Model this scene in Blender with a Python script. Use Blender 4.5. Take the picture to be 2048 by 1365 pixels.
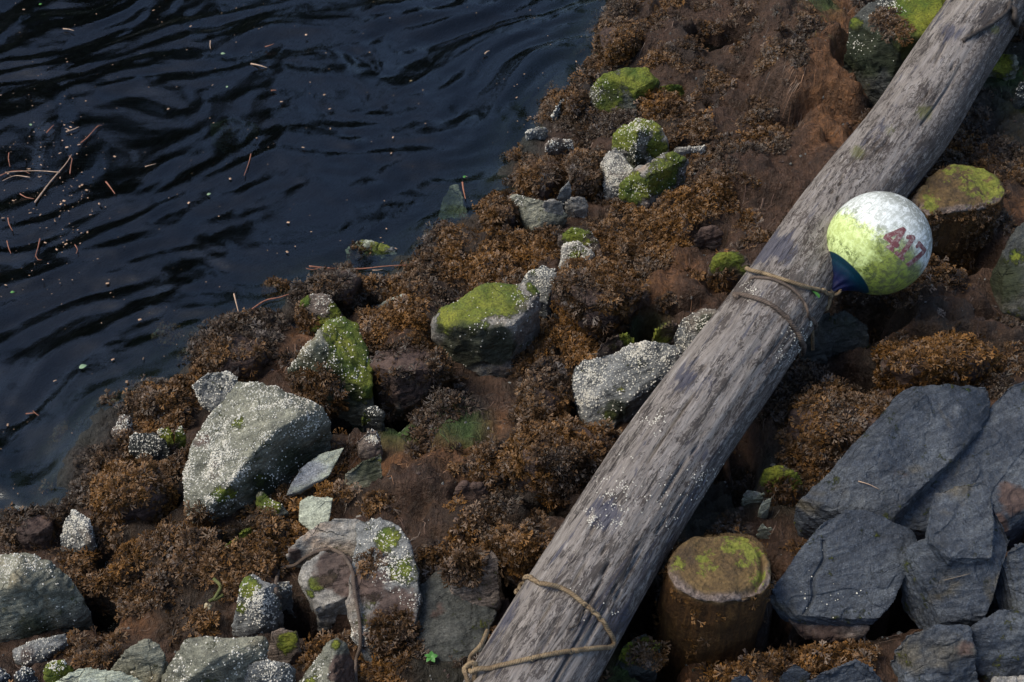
import bpy, bmesh, math, random
import numpy as np
from mathutils import Vector, Matrix, Quaternion
from mathutils.bvhtree import BVHTree
R_ = math.radians
random.seed(7); rng = np.random.default_rng(11)
SC = bpy.context.scene; COL = SC.collection
for o in list(bpy.data.objects): bpy.data.objects.remove(o)

# ------------------------------------------------------------------ camera
CH = 4.35
PITCH = 45.0
cam_d = bpy.data.cameras.new('camera'); cam = bpy.data.objects.new('camera', cam_d); COL.objects.link(cam)
cam.location = (0, 0, CH); cam.rotation_euler = (R_(90-PITCH), 0, 0)
cam_d.lens = 50; cam_d.sensor_width = 36; cam_d.clip_end = 600; cam_d.clip_start = .05
SC.camera = cam
# ------------------------------------------------------------------ world, sun, exposure
w = bpy.data.worlds.new('World'); SC.world = w; w.use_nodes = True
nt = w.node_tree; nt.nodes.clear()
sky = nt.nodes.new('ShaderNodeTexSky'); sky.sky_type = 'NISHITA'; sky.sun_disc = False
SUN_EL, SUN_AZ = 56, -88          # azimuth clockwise from +Y
sky.sun_elevation = R_(SUN_EL); sky.sun_rotation = R_(SUN_AZ)
sky.air_density = 1.0; sky.dust_density = 1.4; sky.ozone_density = 1.0
bg = nt.nodes.new('ShaderNodeBackground'); bg.inputs[1].default_value = 0.14
wo = nt.nodes.new('ShaderNodeOutputWorld')
nt.links.new(sky.outputs[0], bg.inputs[0]); nt.links.new(bg.outputs[0], wo.inputs[0])
sl = bpy.data.lights.new('sun', 'SUN'); sl.energy = 2.0; sl.angle = R_(34); sl.color = (1, .91, .74)
so = bpy.data.objects.new('sun', sl); COL.objects.link(so)
dirv = Vector((math.sin(R_(SUN_AZ))*math.cos(R_(SUN_EL)), math.cos(R_(SUN_AZ))*math.cos(R_(SUN_EL)), math.sin(R_(SUN_EL))))
so.rotation_euler = dirv.to_track_quat('Z', 'Y').to_euler(); so.location = dirv*20
SC.view_settings.view_transform = 'Standard'; SC.view_settings.look = 'None'
SC.view_settings.exposure = 0.52; SC.view_settings.gamma = 1; SC.view_settings.use_curve_mapping = False
try:
    SC.cycles.max_bounces = 6; SC.cycles.transparent_max_bounces = 8
except Exception: pass

# ------------------------------------------------------------------ photo-pixel <-> place
F = 2048/36*50.0
cp, sp = math.cos(R_(PITCH)), math.sin(R_(PITCH))
FWD = np.array([0, cp, -sp]); UPV = np.array([0, sp, cp]); CAMP = np.array([0, 0, CH])
def ray(u, v):
    return FWD + np.array([1., 0, 0])*((u-1024)/F) + UPV*(-(v-682.5)/F)
def onplane(u, v, z):
    d = ray(u, v); t = (z-CH)/d[2]; return CAMP + d*t
def project(p):
    p = np.asarray(p, float) - CAMP
    dep = p@FWD
    return 1024 + F*p[..., 0]/dep, 682.5 - F*(p@UPV)/dep, dep
# ------------------------------------------------------------------ numpy noise
def _h(i, j, k):
    n = (i.astype(np.int64)*374761393 + j.astype(np.int64)*668265263 + k.astype(np.int64)*2147483647) & 0xffffffff
    n = ((n ^ (n >> 13))*1274126177) & 0xffffffff
    return ((n ^ (n >> 16)) & 0xffff)/65535.0
def vnoise(p, s=1.0, seed=0):
    p = np.asarray(p, float)*s + seed*17.31
    f = np.floor(p); i = f.astype(np.int64); t = p-f; t = t*t*t*(t*(t*6-15)+10)
    r = 0
    for a in (0, 1):
        for b in (0, 1):
            for c in (0, 1):
                wgt = (t[:, 0] if a else 1-t[:, 0])*(t[:, 1] if b else 1-t[:, 1])*(t[:, 2] if c else 1-t[:, 2])
                r = r + wgt*_h(i[:, 0]+a, i[:, 1]+b, i[:, 2]+c)
    return r*2-1
def fbm(p, s=1.0, o=4, seed=0, g=.5):
    r = 0; a = 1; tot = 0
    for k in range(o):
        r = r + a*vnoise(p, s, seed+k*3); tot += a; a *= g; s *= 2.03
    return r/tot
def sm(a, b, x):
    t = np.clip((x-a)/(b-a), 0, 1); return t*t*(3-2*t)
# ------------------------------------------------------------------ the bank
SHORE = [(-500,1330),(-200,1150),(0,1052),(110,1020),(150,930),(205,850),(250,800),(330,765),(400,735),(415,680),(500,650),(580,640),(600,590),
         (640,552),(700,565),(765,568),(800,535),(860,500),(900,462),(950,440),(1015,400),(1030,340),(1062,290),(1095,230),(1130,190),(1205,120),(1215,40),(1228,-40),(1260,-160),(1300,-300)]
SH = np.array([onplane(u, v, 0)[:2] for u, v in SHORE])
SH = np.vstack([[SH[0][0]-30, SH[0][1]-9], SH, [SH[-1][0]+4, SH[-1][1]+30]])
def sdist(xy):
    best = np.full(len(xy), 1e9); sgn = np.ones(len(xy))
    for a, b in zip(SH[:-1], SH[1:]):
        ab = b-a; t = np.clip(((xy-a)@ab)/(ab@ab), 0, 1)
        q = a + t[:, None]*ab; dd = np.hypot(*(xy-q).T)
        m = dd < best; best[m] = dd[m]
    # inside test: polygon closed on the land side (right / below)
    poly = np.vstack([SH, [200, SH[-1][1]], [200, -200], [SH[0][0], -200]])
    ins = np.zeros(len(xy), bool)
    for a, b in zip(poly, np.roll(poly, -1, 0)):
        c = (a[1] > xy[:, 1]) != (b[1] > xy[:, 1])
        with np.errstate(divide='ignore', invalid='ignore'):
            xi = (b[0]-a[0])*(xy[:, 1]-a[1])/(b[1]-a[1]) + a[0]
        ins ^= c & (xy[:, 0] < xi)
    return np.where(ins, best, -best)
def base_h(xy):
    d = sdist(np.atleast_2d(xy))
    up = .02 + .17*np.minimum(d, 1.6) + .10*np.clip(d-1.6, 0, 30)
    dn = .02 + .55*d
    dn = np.maximum(dn, -1.7 + .02*d.clip(-20, 0))
    return np.where(d > 0, up, dn)
def G(u, v, h=0.):
    z = 0.2
    for _ in range(6):
        p = onplane(u, v, z+h); z = float(base_h(p[None, :2])[0])
    return onplane(u, v, z+h)
def ppm(p): return F/((np.asarray(p)-CAMP)@FWD)

GRID = """
~~~~~~~~~~~~~~~~~~~wssmsmgrwgmmd
~~~~~~~~~~~~~~~~~~~wmwsmsrrkgmmd
~~~~~~~~~~~~~~~~~~wwsswmsrrkmmdg
~~~~~~~~~~~~~~~~~wwwWWmssrrmmmwd
~~~~~~~~~~~~~~~~~mmmWWssmrrmmwwd
~~~~~~~~~~~~~~~~WmWmWsmmmmmmmwms
~~~~~~~~~~~~~~~wwmmWWWssmmmmmmsr
~~~~~~~~~~~~~wWWWWWWWmsmmmmmmWws
~~~~~~~~~~w~~wWWWmWWrrmmmmmmWWmm
~~~~~~~~~wmWWmrmmWWwrmmmmkkWWmsm
~~~~~~wwwrmWrWmmmWWkgmmmmkkrWWms
~~~~~~WwrmmmwwmmWWWmmmmmwwmwWWWW
~~~~wWwmmmkkkwwmwWkmmmmmwWWmmmmm
~~~wWWmmmmWsgggrWWWmmmmmWWmmmmmm
~~wWWwmmmwsrrrrWWWWmmmmdWgmmmmmm
~~wWWkmWWWWWmsmkkwmmmddddmmmmmmm
wwmWWWWWWWmmmsWWWmmmmddmsmmmmmmm
mmWWWWWWWmmmmwwkkmmmdmmmmmmmmmmm
mmkwWWWWmWmmmdmkmmmmkmmmmmmmkmmm
msmrrWWmksmmsddmmmmddmmkkkkkmmmm
smWWmmmmsWrWWddrmmmgdrWWWWWmmmmm
smWmmmmmmmrWWddrmmmgdrWWmmWmmmmm""".split()
assert all(len(r) == 32 for r in GRID), [len(r) for r in GRID]
def field(fn):
    return np.array([[fn(c) for c in r] for r in GRID], float)
def samp(A, u, v):
    x = np.clip((u-32)/64, 0, 30.999); y = np.clip((v-32)/64, 0, 20.999)
    i = x.astype(int); j = y.astype(int); a = x-i; b = y-j
    a = a*a*(3-2*a); b = b*b*(3-2*b)
    if A.ndim == 3: a = a[:, None]; b = b[:, None]
    return (A[j, i]*(1-a)+A[j, i+1]*a)*(1-b) + (A[j+1, i]*(1-a)+A[j+1, i+1]*a)*b
A_W = field(lambda c: {'W': 1, 'w': .95, 's': .42, 'k': .12, 'd': .3, 'm': .24, 'r': .17, 'g': .18}.get(c, 0))
A_GOLD = field(lambda c: {'W': .78, 'w': .22, 's': .6, 'd': .1}.get(c, .4))
CC = {'~': (.030,.030,.024), 'W': (.040,.025,.015), 'w': (.028,.020,.015), 's': (.064,.036,.022), 'm': (.066,.036,.022), 'r': (.125,.060,.027),
      'g': (.045,.075,.018), 'k': (.020,.014,.011), 'd': (.034,.030,.020)}
A_C = np.array([[CC[c] for c in r] for r in GRID], float)
# (u, v, ru, rv, h): mounds and hollows of the bank, in the photograph's pixels
LUMPS = [(1180,655,40,16,-.2),(870,790,46,14,-.14),(600,640,20,14,-.1),(1640,238,90,12,-.14),(1500,215,60,8,-.08),(1395,620,30,12,-.1),(960,990,30,12,-.14),(690,690,20,50,-.12),(1110,745,24,40,-.12),(1740,760,60,22,-.22),(1820,800,30,16,-.14),(1960,620,40,14,-.12),(1430,890,20,60,-.1),(220,1120,20,40,-.12),(1480,150,30,14,-.12),(1245,450,30,10,-.1),(900,600,20,10,-.08),(780,805,75,45,-.42),(700,830,60,30,-.25),(1230,690,75,30,-.34),(1300,665,32,48,-.34),(1030,1140,30,66,-.42),(1110,1030,90,22,-.22),(190,1225,60,42,-.32),
  (1790,165,55,80,-.45),(1700,1258,160,30,-.35),(1850,1215,70,55,-.42),(1700,640,100,62,-.36),(1290,1270,60,90,-.26),(560,1245,70,30,-.34),(660,1250,60,26,-.28),
  (1445,72,80,16,-.22),(745,600,40,26,-.22),(2040,1050,34,50,-.4),(900,1250,60,70,-.12),(1560,1200,26,80,-.3),(1440,1290,130,50,-.12),(1310,395,34,20,-.12),(985,720,50,18,-.18),
  (1610,620,28,80,-.3),(1900,500,80,36,-.18),(330,1000,36,30,-.16),(1090,450,70,20,-.1),(1490,900,36,110,-.14),(1440,480,40,24,-.07),(1010,770,26,70,.02),
  (1610,130,110,120,.24),(1530,60,50,60,.1),(1330,110,80,60,.08),(1560,330,130,60,.06),(1450,360,90,50,.05),(810,680,100,66,.10),(920,850,100,60,.08),(880,960,130,50,.10),
  (1110,900,120,70,.12),(1360,560,60,60,.07),(1400,430,90,50,.05),(420,1120,160,90,.07),(1040,620,70,60,.06),(1660,870,140,80,.08),(1870,690,160,60,.1),(950,1040,110,40,.07),(1900,620,90,40,.06)]
LW = []
for u, v, ru, rv, h in LUMPS:
    c = G(u, v); k = ppm(c); ang = math.atan2(CH-c[2], c[1])
    LW.append((c[0], c[1], ru/k, rv/k/math.sin(ang), h))
def ground_h(x, y):
    xy = np.stack([x, y], 1)
    b = base_h(xy)
    p3 = np.stack([x, y, np.zeros_like(x)], 1)
    wx = x + .10*fbm(p3, 4.2, 4, 5) ; wy = y + .10*fbm(p3, 4.2, 4, 9)
    lum = np.zeros_like(x)
    for cx, cy, rx, ry, h in LW:
        q = np.hypot((wx-cx)/rx, (wy-cy)/ry)
        if h < 0: lum += h*(1-sm(.72, 1.12, q))
        else: lum += h*np.sqrt(np.clip(1-(q/1.08)**2, 0, 1))
    p = np.stack([x, y, b], 1)
    u, v, dep = project(p)
    W = samp(A_W, u, v)
    near = (dep > 1) & (np.abs(u-1024) < 1900) & (v > -900) & (v < 2200)
    W = np.where(near, W, .3)
    n1 = fbm(p3, 2.3, 4, 1); n2 = fbm(p3, 7.0, 4, 2); n3 = np.abs(fbm(p3, 13.0, 3, 4)); n4 = fbm(p3, 38.0, 2, 6)
    billow = 1-np.abs(fbm(p3, 5.1, 4, 8))*2
    land = sm(-.15, .12, b+.03)
    z = b + lum + land*(.05*n1 + .045*n2 + .035*billow*(.4+W) - .05*n3 + .030*fbm(p3, 17., 3, 15) - .022*sm(.25, .6, fbm(p3, 9., 3, 18))) + .010*n4 + .02*(1-land)*n2
    # stones are seated in the bank: the mud never climbs over them
    for c, rad, ang, z0, dm in FOOT:
        dx = x-c[0]; dy = y-c[1]; R2 = np.hypot(dx, dy); k = np.nonzero(R2 < rad.max()*1.6)[0]
        if not len(k): continue
        a = np.arctan2(dy[k], dx[k]); rr_ = np.interp(a, ang, rad, period=2*np.pi); q = R2[k]/rr_
        lim = z0 - .015 + (.06 if dm else 0.)
        z[k] -= np.clip(z[k]-lim, 0, 1)*(1-sm(.95, 1.4, q))
    return z, u, v, W

# ------------------------------------------------------------------ materials
def newmat(name):
    m = bpy.data.materials.new(name); m.use_nodes = True; t = m.node_tree
    b = t.nodes['Principled BSDF']; return m, t, b
def lk(t, a, b): t.links.new(a, b)
def setin(t, n, i, v):
    if v is None: return
    if isinstance(v, bpy.types.NodeSocket): lk(t, v, n.inputs[i])
    else: n.inputs[i].default_value = v
def coord(t, kind='Object'): return t.nodes.new('ShaderNodeTexCoord').outputs[kind]
def mapp(t, vec, scale=(1, 1, 1), loc=(0, 0, 0), rot=(0, 0, 0)):
    n = t.nodes.new('ShaderNodeMapping'); lk(t, vec, n.inputs[0]); n.inputs['Scale'].default_value = scale
    n.inputs['Location'].default_value = loc; n.inputs['Rotation'].default_value = rot; return n.outputs[0]
def noise(t, vec, s, d=4, r=.55, dist=0., out='Fac'):
    n = t.nodes.new('ShaderNodeTexNoise'); lk(t, vec, n.inputs['Vector'])
    n.inputs['Scale'].default_value = s; n.inputs['Detail'].default_value = d; n.inputs['Roughness'].default_value = r
    n.inputs['Distortion'].default_value = dist; return n.outputs[out]
def voro(t, vec, s, feat='F1', out='Distance', rnd=1.):
    n = t.nodes.new('ShaderNodeTexVoronoi'); n.feature = feat; lk(t, vec, n.inputs['Vector']); n.inputs['Scale'].default_value = s
    n.inputs['Randomness'].default_value = rnd; return n.outputs[out]
def ramp(t, f, stops, interp='LINEAR'):
    n = t.nodes.new('ShaderNodeValToRGB'); lk(t, f, n.inputs[0]); e = n.color_ramp.elements; n.color_ramp.interpolation = interp
    while len(e) < len(stops): e.new(.5)
    for el, (p, c) in zip(e, stops):
        el.position = p; el.color = (*c, 1) if isinstance(c, tuple) else (c, c, c, 1)
    return n.outputs[0]
def mix(t, f, a, b, mode='MIX'):
    n = t.nodes.new('ShaderNodeMix'); n.data_type = 'RGBA'; n.blend_type = mode
    for i, v in ((0, f), (6, a), (7, b)):
        if isinstance(v, tuple): v = (*v, 1)
        setin(t, n, i, v)
    return n.outputs[2]
def mth(t, op, a, b=None, c=None, clamp=False):
    n = t.nodes.new('ShaderNodeMath'); n.operation = op; n.use_clamp = clamp
    setin(t, n, 0, a); setin(t, n, 1, b); setin(t, n, 2, c); return n.outputs[0]
def rng_(t, f, a, b, c=0., d=1.):
    n = t.nodes.new('ShaderNodeMapRange'); n.interpolation_type = 'SMOOTHSTEP'; setin(t, n, 0, f)
    for i, v in enumerate((a, b, c, d)): n.inputs[i+1].default_value = v
    return n.outputs[0]
def attr(t, name, kind='GEOMETRY', out='Color'):
    n = t.nodes.new('ShaderNodeAttribute'); n.attribute_name = name; n.attribute_type = kind; return n.outputs[out]
def bump(t, bs, h, s=.5, d=.01, prev=None):
    n = t.nodes.new('ShaderNodeBump'); lk(t, h, n.inputs['Height']); n.inputs['Strength'].default_value = s; n.inputs['Distance'].default_value = d
    if prev is not None: lk(t, prev, n.inputs['Normal'])
    lk(t, n.outputs[0], bs.inputs['Normal']); return n.outputs[0]
def sep(t, c):
    n = t.nodes.new('ShaderNodeSeparateColor'); lk(t, c, n.inputs[0]); return n.outputs

def ground_material():
    m, t, b = newmat('wet_mud_and_algae')
    P = coord(t)
    c = attr(t, 'cover'); hair = attr(t, 'hair', out='Fac')
    n1 = noise(t, P, 9, 6, .62); n2 = noise(t, P, 60, 5, .65); n3 = noise(t, mapp(t, P, (40, 9, 20), rot=(0, 0, .5)), 1, 5, .7, 1.6)
    c = mix(t, 1., c, ramp(t, n1, [(.25, .45), (.5, 1.), (.75, 1.5)]), 'MULTIPLY')
    c = mix(t, 1., c, ramp(t, n2, [(.3, .6), (.55, 1.05), (.72, 1.6)]), 'MULTIPLY')
    c = mix(t, mth(t, 'MULTIPLY', hair, .8), c, mix(t, 1., c, ramp(t, n3, [(.3, (.35, .3, .28)), (.5, (1., 1., 1.)), (.7, (2., 1.8, 1.5))]), 'MULTIPLY'))
    v = voro(t, P, 75)
    c = mix(t, rng_(t, n2, .66, .78, 0., .5), c, (.11, .075, .055))
    lk(t, c, b.inputs['Base Color'])
    lk(t, ramp(t, noise(t, P, 14, 3), [(.35, .38), (.65, .75)]), b.inputs['Roughness'])
    b.inputs['Specular IOR Level'].default_value = .35
    h = mth(t, 'ADD', mth(t, 'MULTIPLY', n2, .5), mth(t, 'MULTIPLY', n3, .8))
    h = mth(t, 'ADD', h, mth(t, 'MULTIPLY', n1, 1.2))
    bump(t, b, h, 1., .03)
    return m
ROCKS = {  # dark, mid, light, warm patch
 'granite': ((.10,.095,.085), (.22,.205,.18), (.38,.35,.30), (.36,.26,.18)),
 'grey':    ((.065,.068,.065), (.15,.152,.145), (.28,.275,.255), (.24,.19,.14)),
 'green':   ((.062,.062,.045), (.165,.162,.122), (.30,.29,.215), (.20,.155,.085)),
 'slate':   ((.015,.019,.025), (.038,.045,.057), (.100,.110,.120), (.090,.074,.046)),
 'pale':    ((.24,.25,.19), (.36,.38,.29), (.46,.48,.36), (.30,.30,.33)),
 'brown':   ((.05,.038,.030), (.115,.088,.070), (.20,.155,.125), (.26,.21,.175)),
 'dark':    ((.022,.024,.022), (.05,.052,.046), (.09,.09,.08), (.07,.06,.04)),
}
def rock_material(kind):
    d, mid, lt, wm = ROCKS[kind]
    m, t, b = newmat(kind+'_stone')
    P = coord(t); k = sep(t, attr(t, 'mask'))
    ori = t.nodes.new('ShaderNodeObjectInfo').outputs['Random']
    off = t.nodes.new('ShaderNodeVectorMath'); off.operation = 'ADD'; lk(t, P, off.inputs[0])
    cmb = t.nodes.new('ShaderNodeCombineXYZ')
    for i in range(3): lk(t, mth(t, 'MULTIPLY', ori, 9.+5*i), cmb.inputs[i])
    lk(t, cmb.outputs[0], off.inputs[1]); P = off.outputs[0]
    rotv = mapp(t, P, (1, 1, 1), rot=(.5, .3, .8))
    n1 = noise(t, P, 5, 6, .6, .4); n2 = noise(t, P, 48, 5, .7); n3 = noise(t, mapp(t, rotv, (6, 6, 42)), 1.0 if kind != 'granite' else .3, 5, .65, .8)
    n4 = noise(t, P, 190, 3, .6)
    f = mth(t, 'ADD', mth(t, 'MULTIPLY', n1, .5), mth(t, 'MULTIPLY', n3, .5))
    c = ramp(t, f, [(.30, d), (.48, mid), (.68, lt)])
    c = mix(t, rng_(t, noise(t, P, 3.4, 4, .6, .6), .55, .68, 0., .75), c, wm)
    c = mix(t, 1., c, ramp(t, n2, [(.3, .6), (.5, 1.), (.72, 1.45)]), 'MULTIPLY')
    c = mix(t, 1., c, ramp(t, n4, [(.32, .62), (.5, 1.), (.7, 1.5)]), 'MULTIPLY')
    c = mix(t, rng_(t, n4, .68, .75, 0., .6), c, tuple(min(.6, x*2.2) for x in lt))
    # cracks
    cr = voro(t, mix(t, .14, P, noise(t, P, 4, 4, out='Color')), 5.5, 'DISTANCE_TO_EDGE')
    crk = mth(t, 'MULTIPLY', rng_(t, cr, .0, .016, 1., 0.), rng_(t, n1, .5, .66, 0., .25 if kind == 'slate' else 1.))
    c = mix(t, mth(t, 'MULTIPLY', crk, .7), c, tuple(x*.35 for x in d))
    # moss
    mossn = mth(t, 'ADD', mth(t, 'MULTIPLY', noise(t, P, 36, 6, .8), .55), mth(t, 'MULTIPLY', noise(t, P, 11, 3, .6), .45))
    mf = rng_(t, mth(t, 'ADD', k[0], mth(t, 'MULTIPLY', mth(t, 'SUBTRACT', mossn, .47), 2.6)), .27, .50)
    gcol = mix(t, 1., ramp(t, noise(t, P, 9, 4, .6), [(.3, (.055, .105, .010)), (.5, (.14, .165, .014)), (.68, (.23, .235, .022))]), ramp(t, noise(t, P, 120, 3), [(.3, .45), (.6, 1.25)]), 'MULTIPLY')
    c = mix(t, mth(t, 'MULTIPLY', mf, .93), c, gcol)
    # mud film
    df = rng_(t, mth(t, 'ADD', k[1], mth(t, 'MULTIPLY', mth(t, 'SUBTRACT', noise(t, P, 11, 5, .65), .5), 1.1)), .35, .6)
    c = mix(t, mth(t, 'MULTIPLY', df, .92), c, mix(t, 1., ramp(t, noise(t, P, 7, 3), [(.35, (.045, .026, .02)), (.65, (.105, .066, .052))]), ramp(t, n2, [(.3, .6), (.7, 1.4)]), 'MULTIPLY'))
    # dark algae film, also painted as shade on a boulder front
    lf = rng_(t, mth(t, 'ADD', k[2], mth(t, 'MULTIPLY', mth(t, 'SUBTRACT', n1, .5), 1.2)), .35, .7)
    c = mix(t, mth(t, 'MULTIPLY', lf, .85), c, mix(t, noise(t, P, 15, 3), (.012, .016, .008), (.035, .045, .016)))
    lk(t, c, b.inputs['Base Color'])
    lk(t, ramp(t, n1, [(.35, .40 if kind == 'slate' else .58), (.65, .70 if kind == 'slate' else .85)]), b.inputs['Roughness'])
    b.inputs['Specular IOR Level'].default_value = .3
    h = mth(t, 'ADD', mth(t, 'MULTIPLY', n2, .45), mth(t, 'MULTIPLY', n3, .35 if kind == 'slate' else .9))
    h = mth(t, 'ADD', h, mth(t, 'MULTIPLY', mth(t, 'MULTIPLY', mf, mossn), 1.5)); h = mth(t, 'SUBTRACT', h, mth(t, 'MULTIPLY', crk, .8))
    bump(t, b, h, .9, .019)
    return m
MR = {k: rock_material(k) for k in ROCKS}
MG = ground_material()
def simple(name, col, rough=.6, var=.35, scale=40, spec=.4):
    m, t, b = newmat(name); P = coord(t); n = noise(t, P, scale, 4)
    lk(t, mix(t, 1., tuple(col), ramp(t, n, [(.3, 1-var), (.7, 1+var)]), 'MULTIPLY'), b.inputs['Base Color'])
    b.inputs['Roughness'].default_value = rough; b.inputs['Specular IOR Level'].default_value = spec
    bump(t, b, n, .3, .003)
    return m
M_BARN = simple('barnacle_shell', (.68, .64, .54), .75, .25, 70)
def weed_material():
    m, t, b = newmat('rockweed_fronds')
    tip = attr(t, 'tip', out='Fac'); tint = attr(t, 'tint', 'INSTANCER', 'Fac'); P = coord(t)
    gold = mix(t, tip, (.020, .011, .004), (.172, .080, .019))
    darkc = mix(t, tip, (.010, .007, .005), (.056, .038, .025))
    c = mix(t, tint, darkc, gold)
    oi = t.nodes.new('ShaderNodeObjectInfo').outputs['Random']
    c = mix(t, 1., c, ramp(t, oi, [(0., .45), (.5, .95), (1., 1.7)]), 'MULTIPLY')
    c = mix(t, rng_(t, oi, .88, .95, 0., .55), c, (.13, .115, .105))
    lk(t, c, b.inputs['Base Color']); b.inputs['Roughness'].default_value = .38; b.inputs['Specular IOR Level'].default_value = .26
    return m
M_WEED = weed_material()

# ------------------------------------------------------------------ object helpers
def tag(o, label=None, cat=None, group=None, kind=None):
    if label: o['label'] = label
    if cat: o['category'] = cat
    if group: o['group'] = group
    if kind: o['kind'] = kind
    return o
def mesh_np(name, V, Fc, mats, parent=None, loc=None, smooth=True):
    me = bpy.data.meshes.new(name)
    V = np.asarray(V, float)
    if loc is None: loc = (0, 0, 0)
    V = V - np.asarray(loc)
    if isinstance(Fc, np.ndarray):
        n = Fc.shape[1]
        me.vertices.add(len(V)); me.vertices.foreach_set('co', V.ravel())
        me.loops.add(Fc.size); me.loops.foreach_set('vertex_index', Fc.ravel().astype(np.int32))
        me.polygons.add(len(Fc)); me.polygons.foreach_set('loop_start', np.arange(0, Fc.size, n, dtype=np.int32))
        me.polygons.foreach_set('loop_total', np.full(len(Fc), n, np.int32))
        me.update(calc_edges=True); me.validate()
    else:
        me.from_pydata([tuple(x) for x in V], [], Fc)
    me.polygons.foreach_set('use_smooth', np.full(len(me.polygons), smooth))
    for mm in (mats if isinstance(mats, (list, tuple)) else [mats]): me.materials.append(mm)
    o = bpy.data.objects.new(name, me); COL.objects.link(o)
    if parent is not None:
        o.parent = parent; o.location = Vector(loc) - Vector(parent.location)
    else: o.location = loc
    return o
def set_attr(me, name, arr, typ='FLOAT_COLOR'):
    a = me.attributes.new(name, typ, 'POINT')
    if typ == 'FLOAT_COLOR':
        arr = np.concatenate([arr, np.ones((len(arr), 1))], 1); a.data.foreach_set('color', arr.ravel().astype(np.float32))
    elif typ == 'FLOAT_VECTOR': a.data.foreach_set('vector', np.asarray(arr, np.float32).ravel())
    elif typ == 'INT': a.data.foreach_set('value', np.asarray(arr, np.int32))
    else: a.data.foreach_set('value', np.asarray(arr, np.float32))

# ------------------------------------------------------------------ rocks
# name, label, kind, list of hulls of (u, v, h), options
exec('''RL = []
def rock(name, label, kind, *hulls, **kw): RL.append((name, label, kind, hulls, kw))
''')
# --- left and middle of the bank
rock('boulder', 'big grey boulder crusted with barnacles, largest rock at the lower left', 'green',
  [(475,764,.26),(510,760,.28),(545,770,.28),(600,798,.26),(648,822,.20),(662,845,.15),(592,836,.31),(545,868,.31),(505,905,.27),(445,985,.16),(655,866,.03),(600,905,0),(560,935,0),(500,992,0),(450,1032,0),(420,1047,0),(385,1042,.02),(368,1000,.07),(363,930,.12),(388,885,.17),(430,818,.23)],
  film=[(590,930,60,.7),(540,990,60,.7),(640,890,30,.5)], moss=[(520,960,18,.5),(450,990,20,.5),(480,850,14,.4)], barn=2600, bb=[(470,830,120,1),(600,812,50,1.3),(420,960,80,1),(560,900,100,.25),(400,1010,60,1.2)], mud=[(400,880,30,.5),(430,940,40,.45)], weed=[(395,1040,26,1)])
rock('boulder', 'wedge shaped rock with bright yellow green moss down its right face', 'green',
  [(660,634,.22),(690,630,.22),(716,650,.19),(732,690,.17),(743,740,.17),(743,770,.16),(733,783,.15),(630,688,.33),(604,700,.26),(573,740,.16),(590,785,.05),(622,818,0),(655,815,0),(700,800,.02)],
  moss=[(700,660,40,1),(700,720,38,1.2),(720,760,32,1.2),(665,645,22,1)], film=[(630,760,62,1.),(690,790,40,1)], barn=420, bb=[(600,710,40,1),(650,670,40,.8),(700,720,50,.5),(640,740,60,.35)], weed=[(650,785,42,1),(610,770,30,.7)])
rock('boulder', 'flat topped rock with a lawn of green moss above its shaded front', 'granite',
  [(866,642,.14),(882,620,.18),(930,590,.22),(970,572,.24),(1060,566,.24),(1084,582,.22),(1086,612,.15),(1028,652,.24),(960,657,.24),(905,652,.21),(868,668,.08),(895,702,0),(960,712,0),(1020,694,0),(1062,645,.03)],
  moss=[(930,610,46,1.2),(970,590,40,1.1),(1010,590,34,.8),(1068,575,14,1),(900,640,20,.7)], film=[(930,690,50,1.1),(990,690,40,1.1),(880,660,16,.8)], barn=110, bb=[(960,610,100,1),(1060,600,30,1)])
rock('boulder', 'grey speckled rock leaning behind the green mossy slab', 'grey', [(1022,582,.1),(1058,540,.2),(1085,529,.24),(1112,540,.22),(1113,570,.16),(1096,612,.1),(1080,622,.03),(1050,600,.05)], barn=420, bb=[(1070,560,60,1)])
rock('rock', 'small white barnacled rock set in weed above the grey speckled one', 'granite', [(1124,495,.1),(1130,485,.12),(1155,486,.14),(1188,506,.12),(1187,527,.05),(1160,535,.02),(1124,534,.02)], barn=330, bb=[(1155,510,50,1)], moss=[(1150,510,16,.5)])
rock('rock', 'low green tinged rock half buried above the small white rock', 'brown', [(1115,468,.08),(1145,455,.12),(1180,466,.12),(1197,485,.08),(1195,512,.02),(1160,500,.03),(1120,490,.02)], moss=[(1150,465,30,.6)], barn=60, bb=[(1160,475,50,1)])
rock('boulder', 'dark grey slab peppered with white barnacles against the log', 'grey',
  [(1143,745,.12),(1156,722,.19),(1200,712,.21),(1250,700,.23),(1290,685,.25),(1330,682,.25),(1362,695,.23),(1372,715,.19),(1350,745,.14),(1300,780,.12),(1252,808,.11),(1225,790,.13)],
  [(1144,765,.12),(1163,820,.05),(1170,862,0),(1230,858,0),(1247,805,.08),(1215,735,.19),(1155,728,.18)], barn=1500, bb=[(1190,740,70,1.1),(1290,705,80,1),(1300,750,60,.5),(1170,800,50,.7)], film=[(1235,820,30,.8)], moss=[(1220,830,10,.6)])
rock('rock', 'rounded grey rock touching the left side of the log', 'grey', [(1344,675,.08),(1362,638,.15),(1398,618,.18),(1432,616,.18),(1446,640,.16),(1410,700,.05),(1370,712,.02),(1345,698,.02)], barn=230, bb=[(1370,670,50,1),(1400,630,30,1)], film=[(1415,650,26,.8)])
rock('rock', 'small boulder capped with yellow green moss by the log rope', 'brown', [(1420,536,.1),(1436,513,.15),(1465,505,.17),(1492,514,.16),(1502,540,.1),(1480,566,.02),(1445,568,.02),(1424,556,.03)], moss=[(1452,522,30,.9),(1485,545,18,.5)], mud=[(1465,556,26,.8)], weed=[(1450,562,22,.6)])
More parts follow.
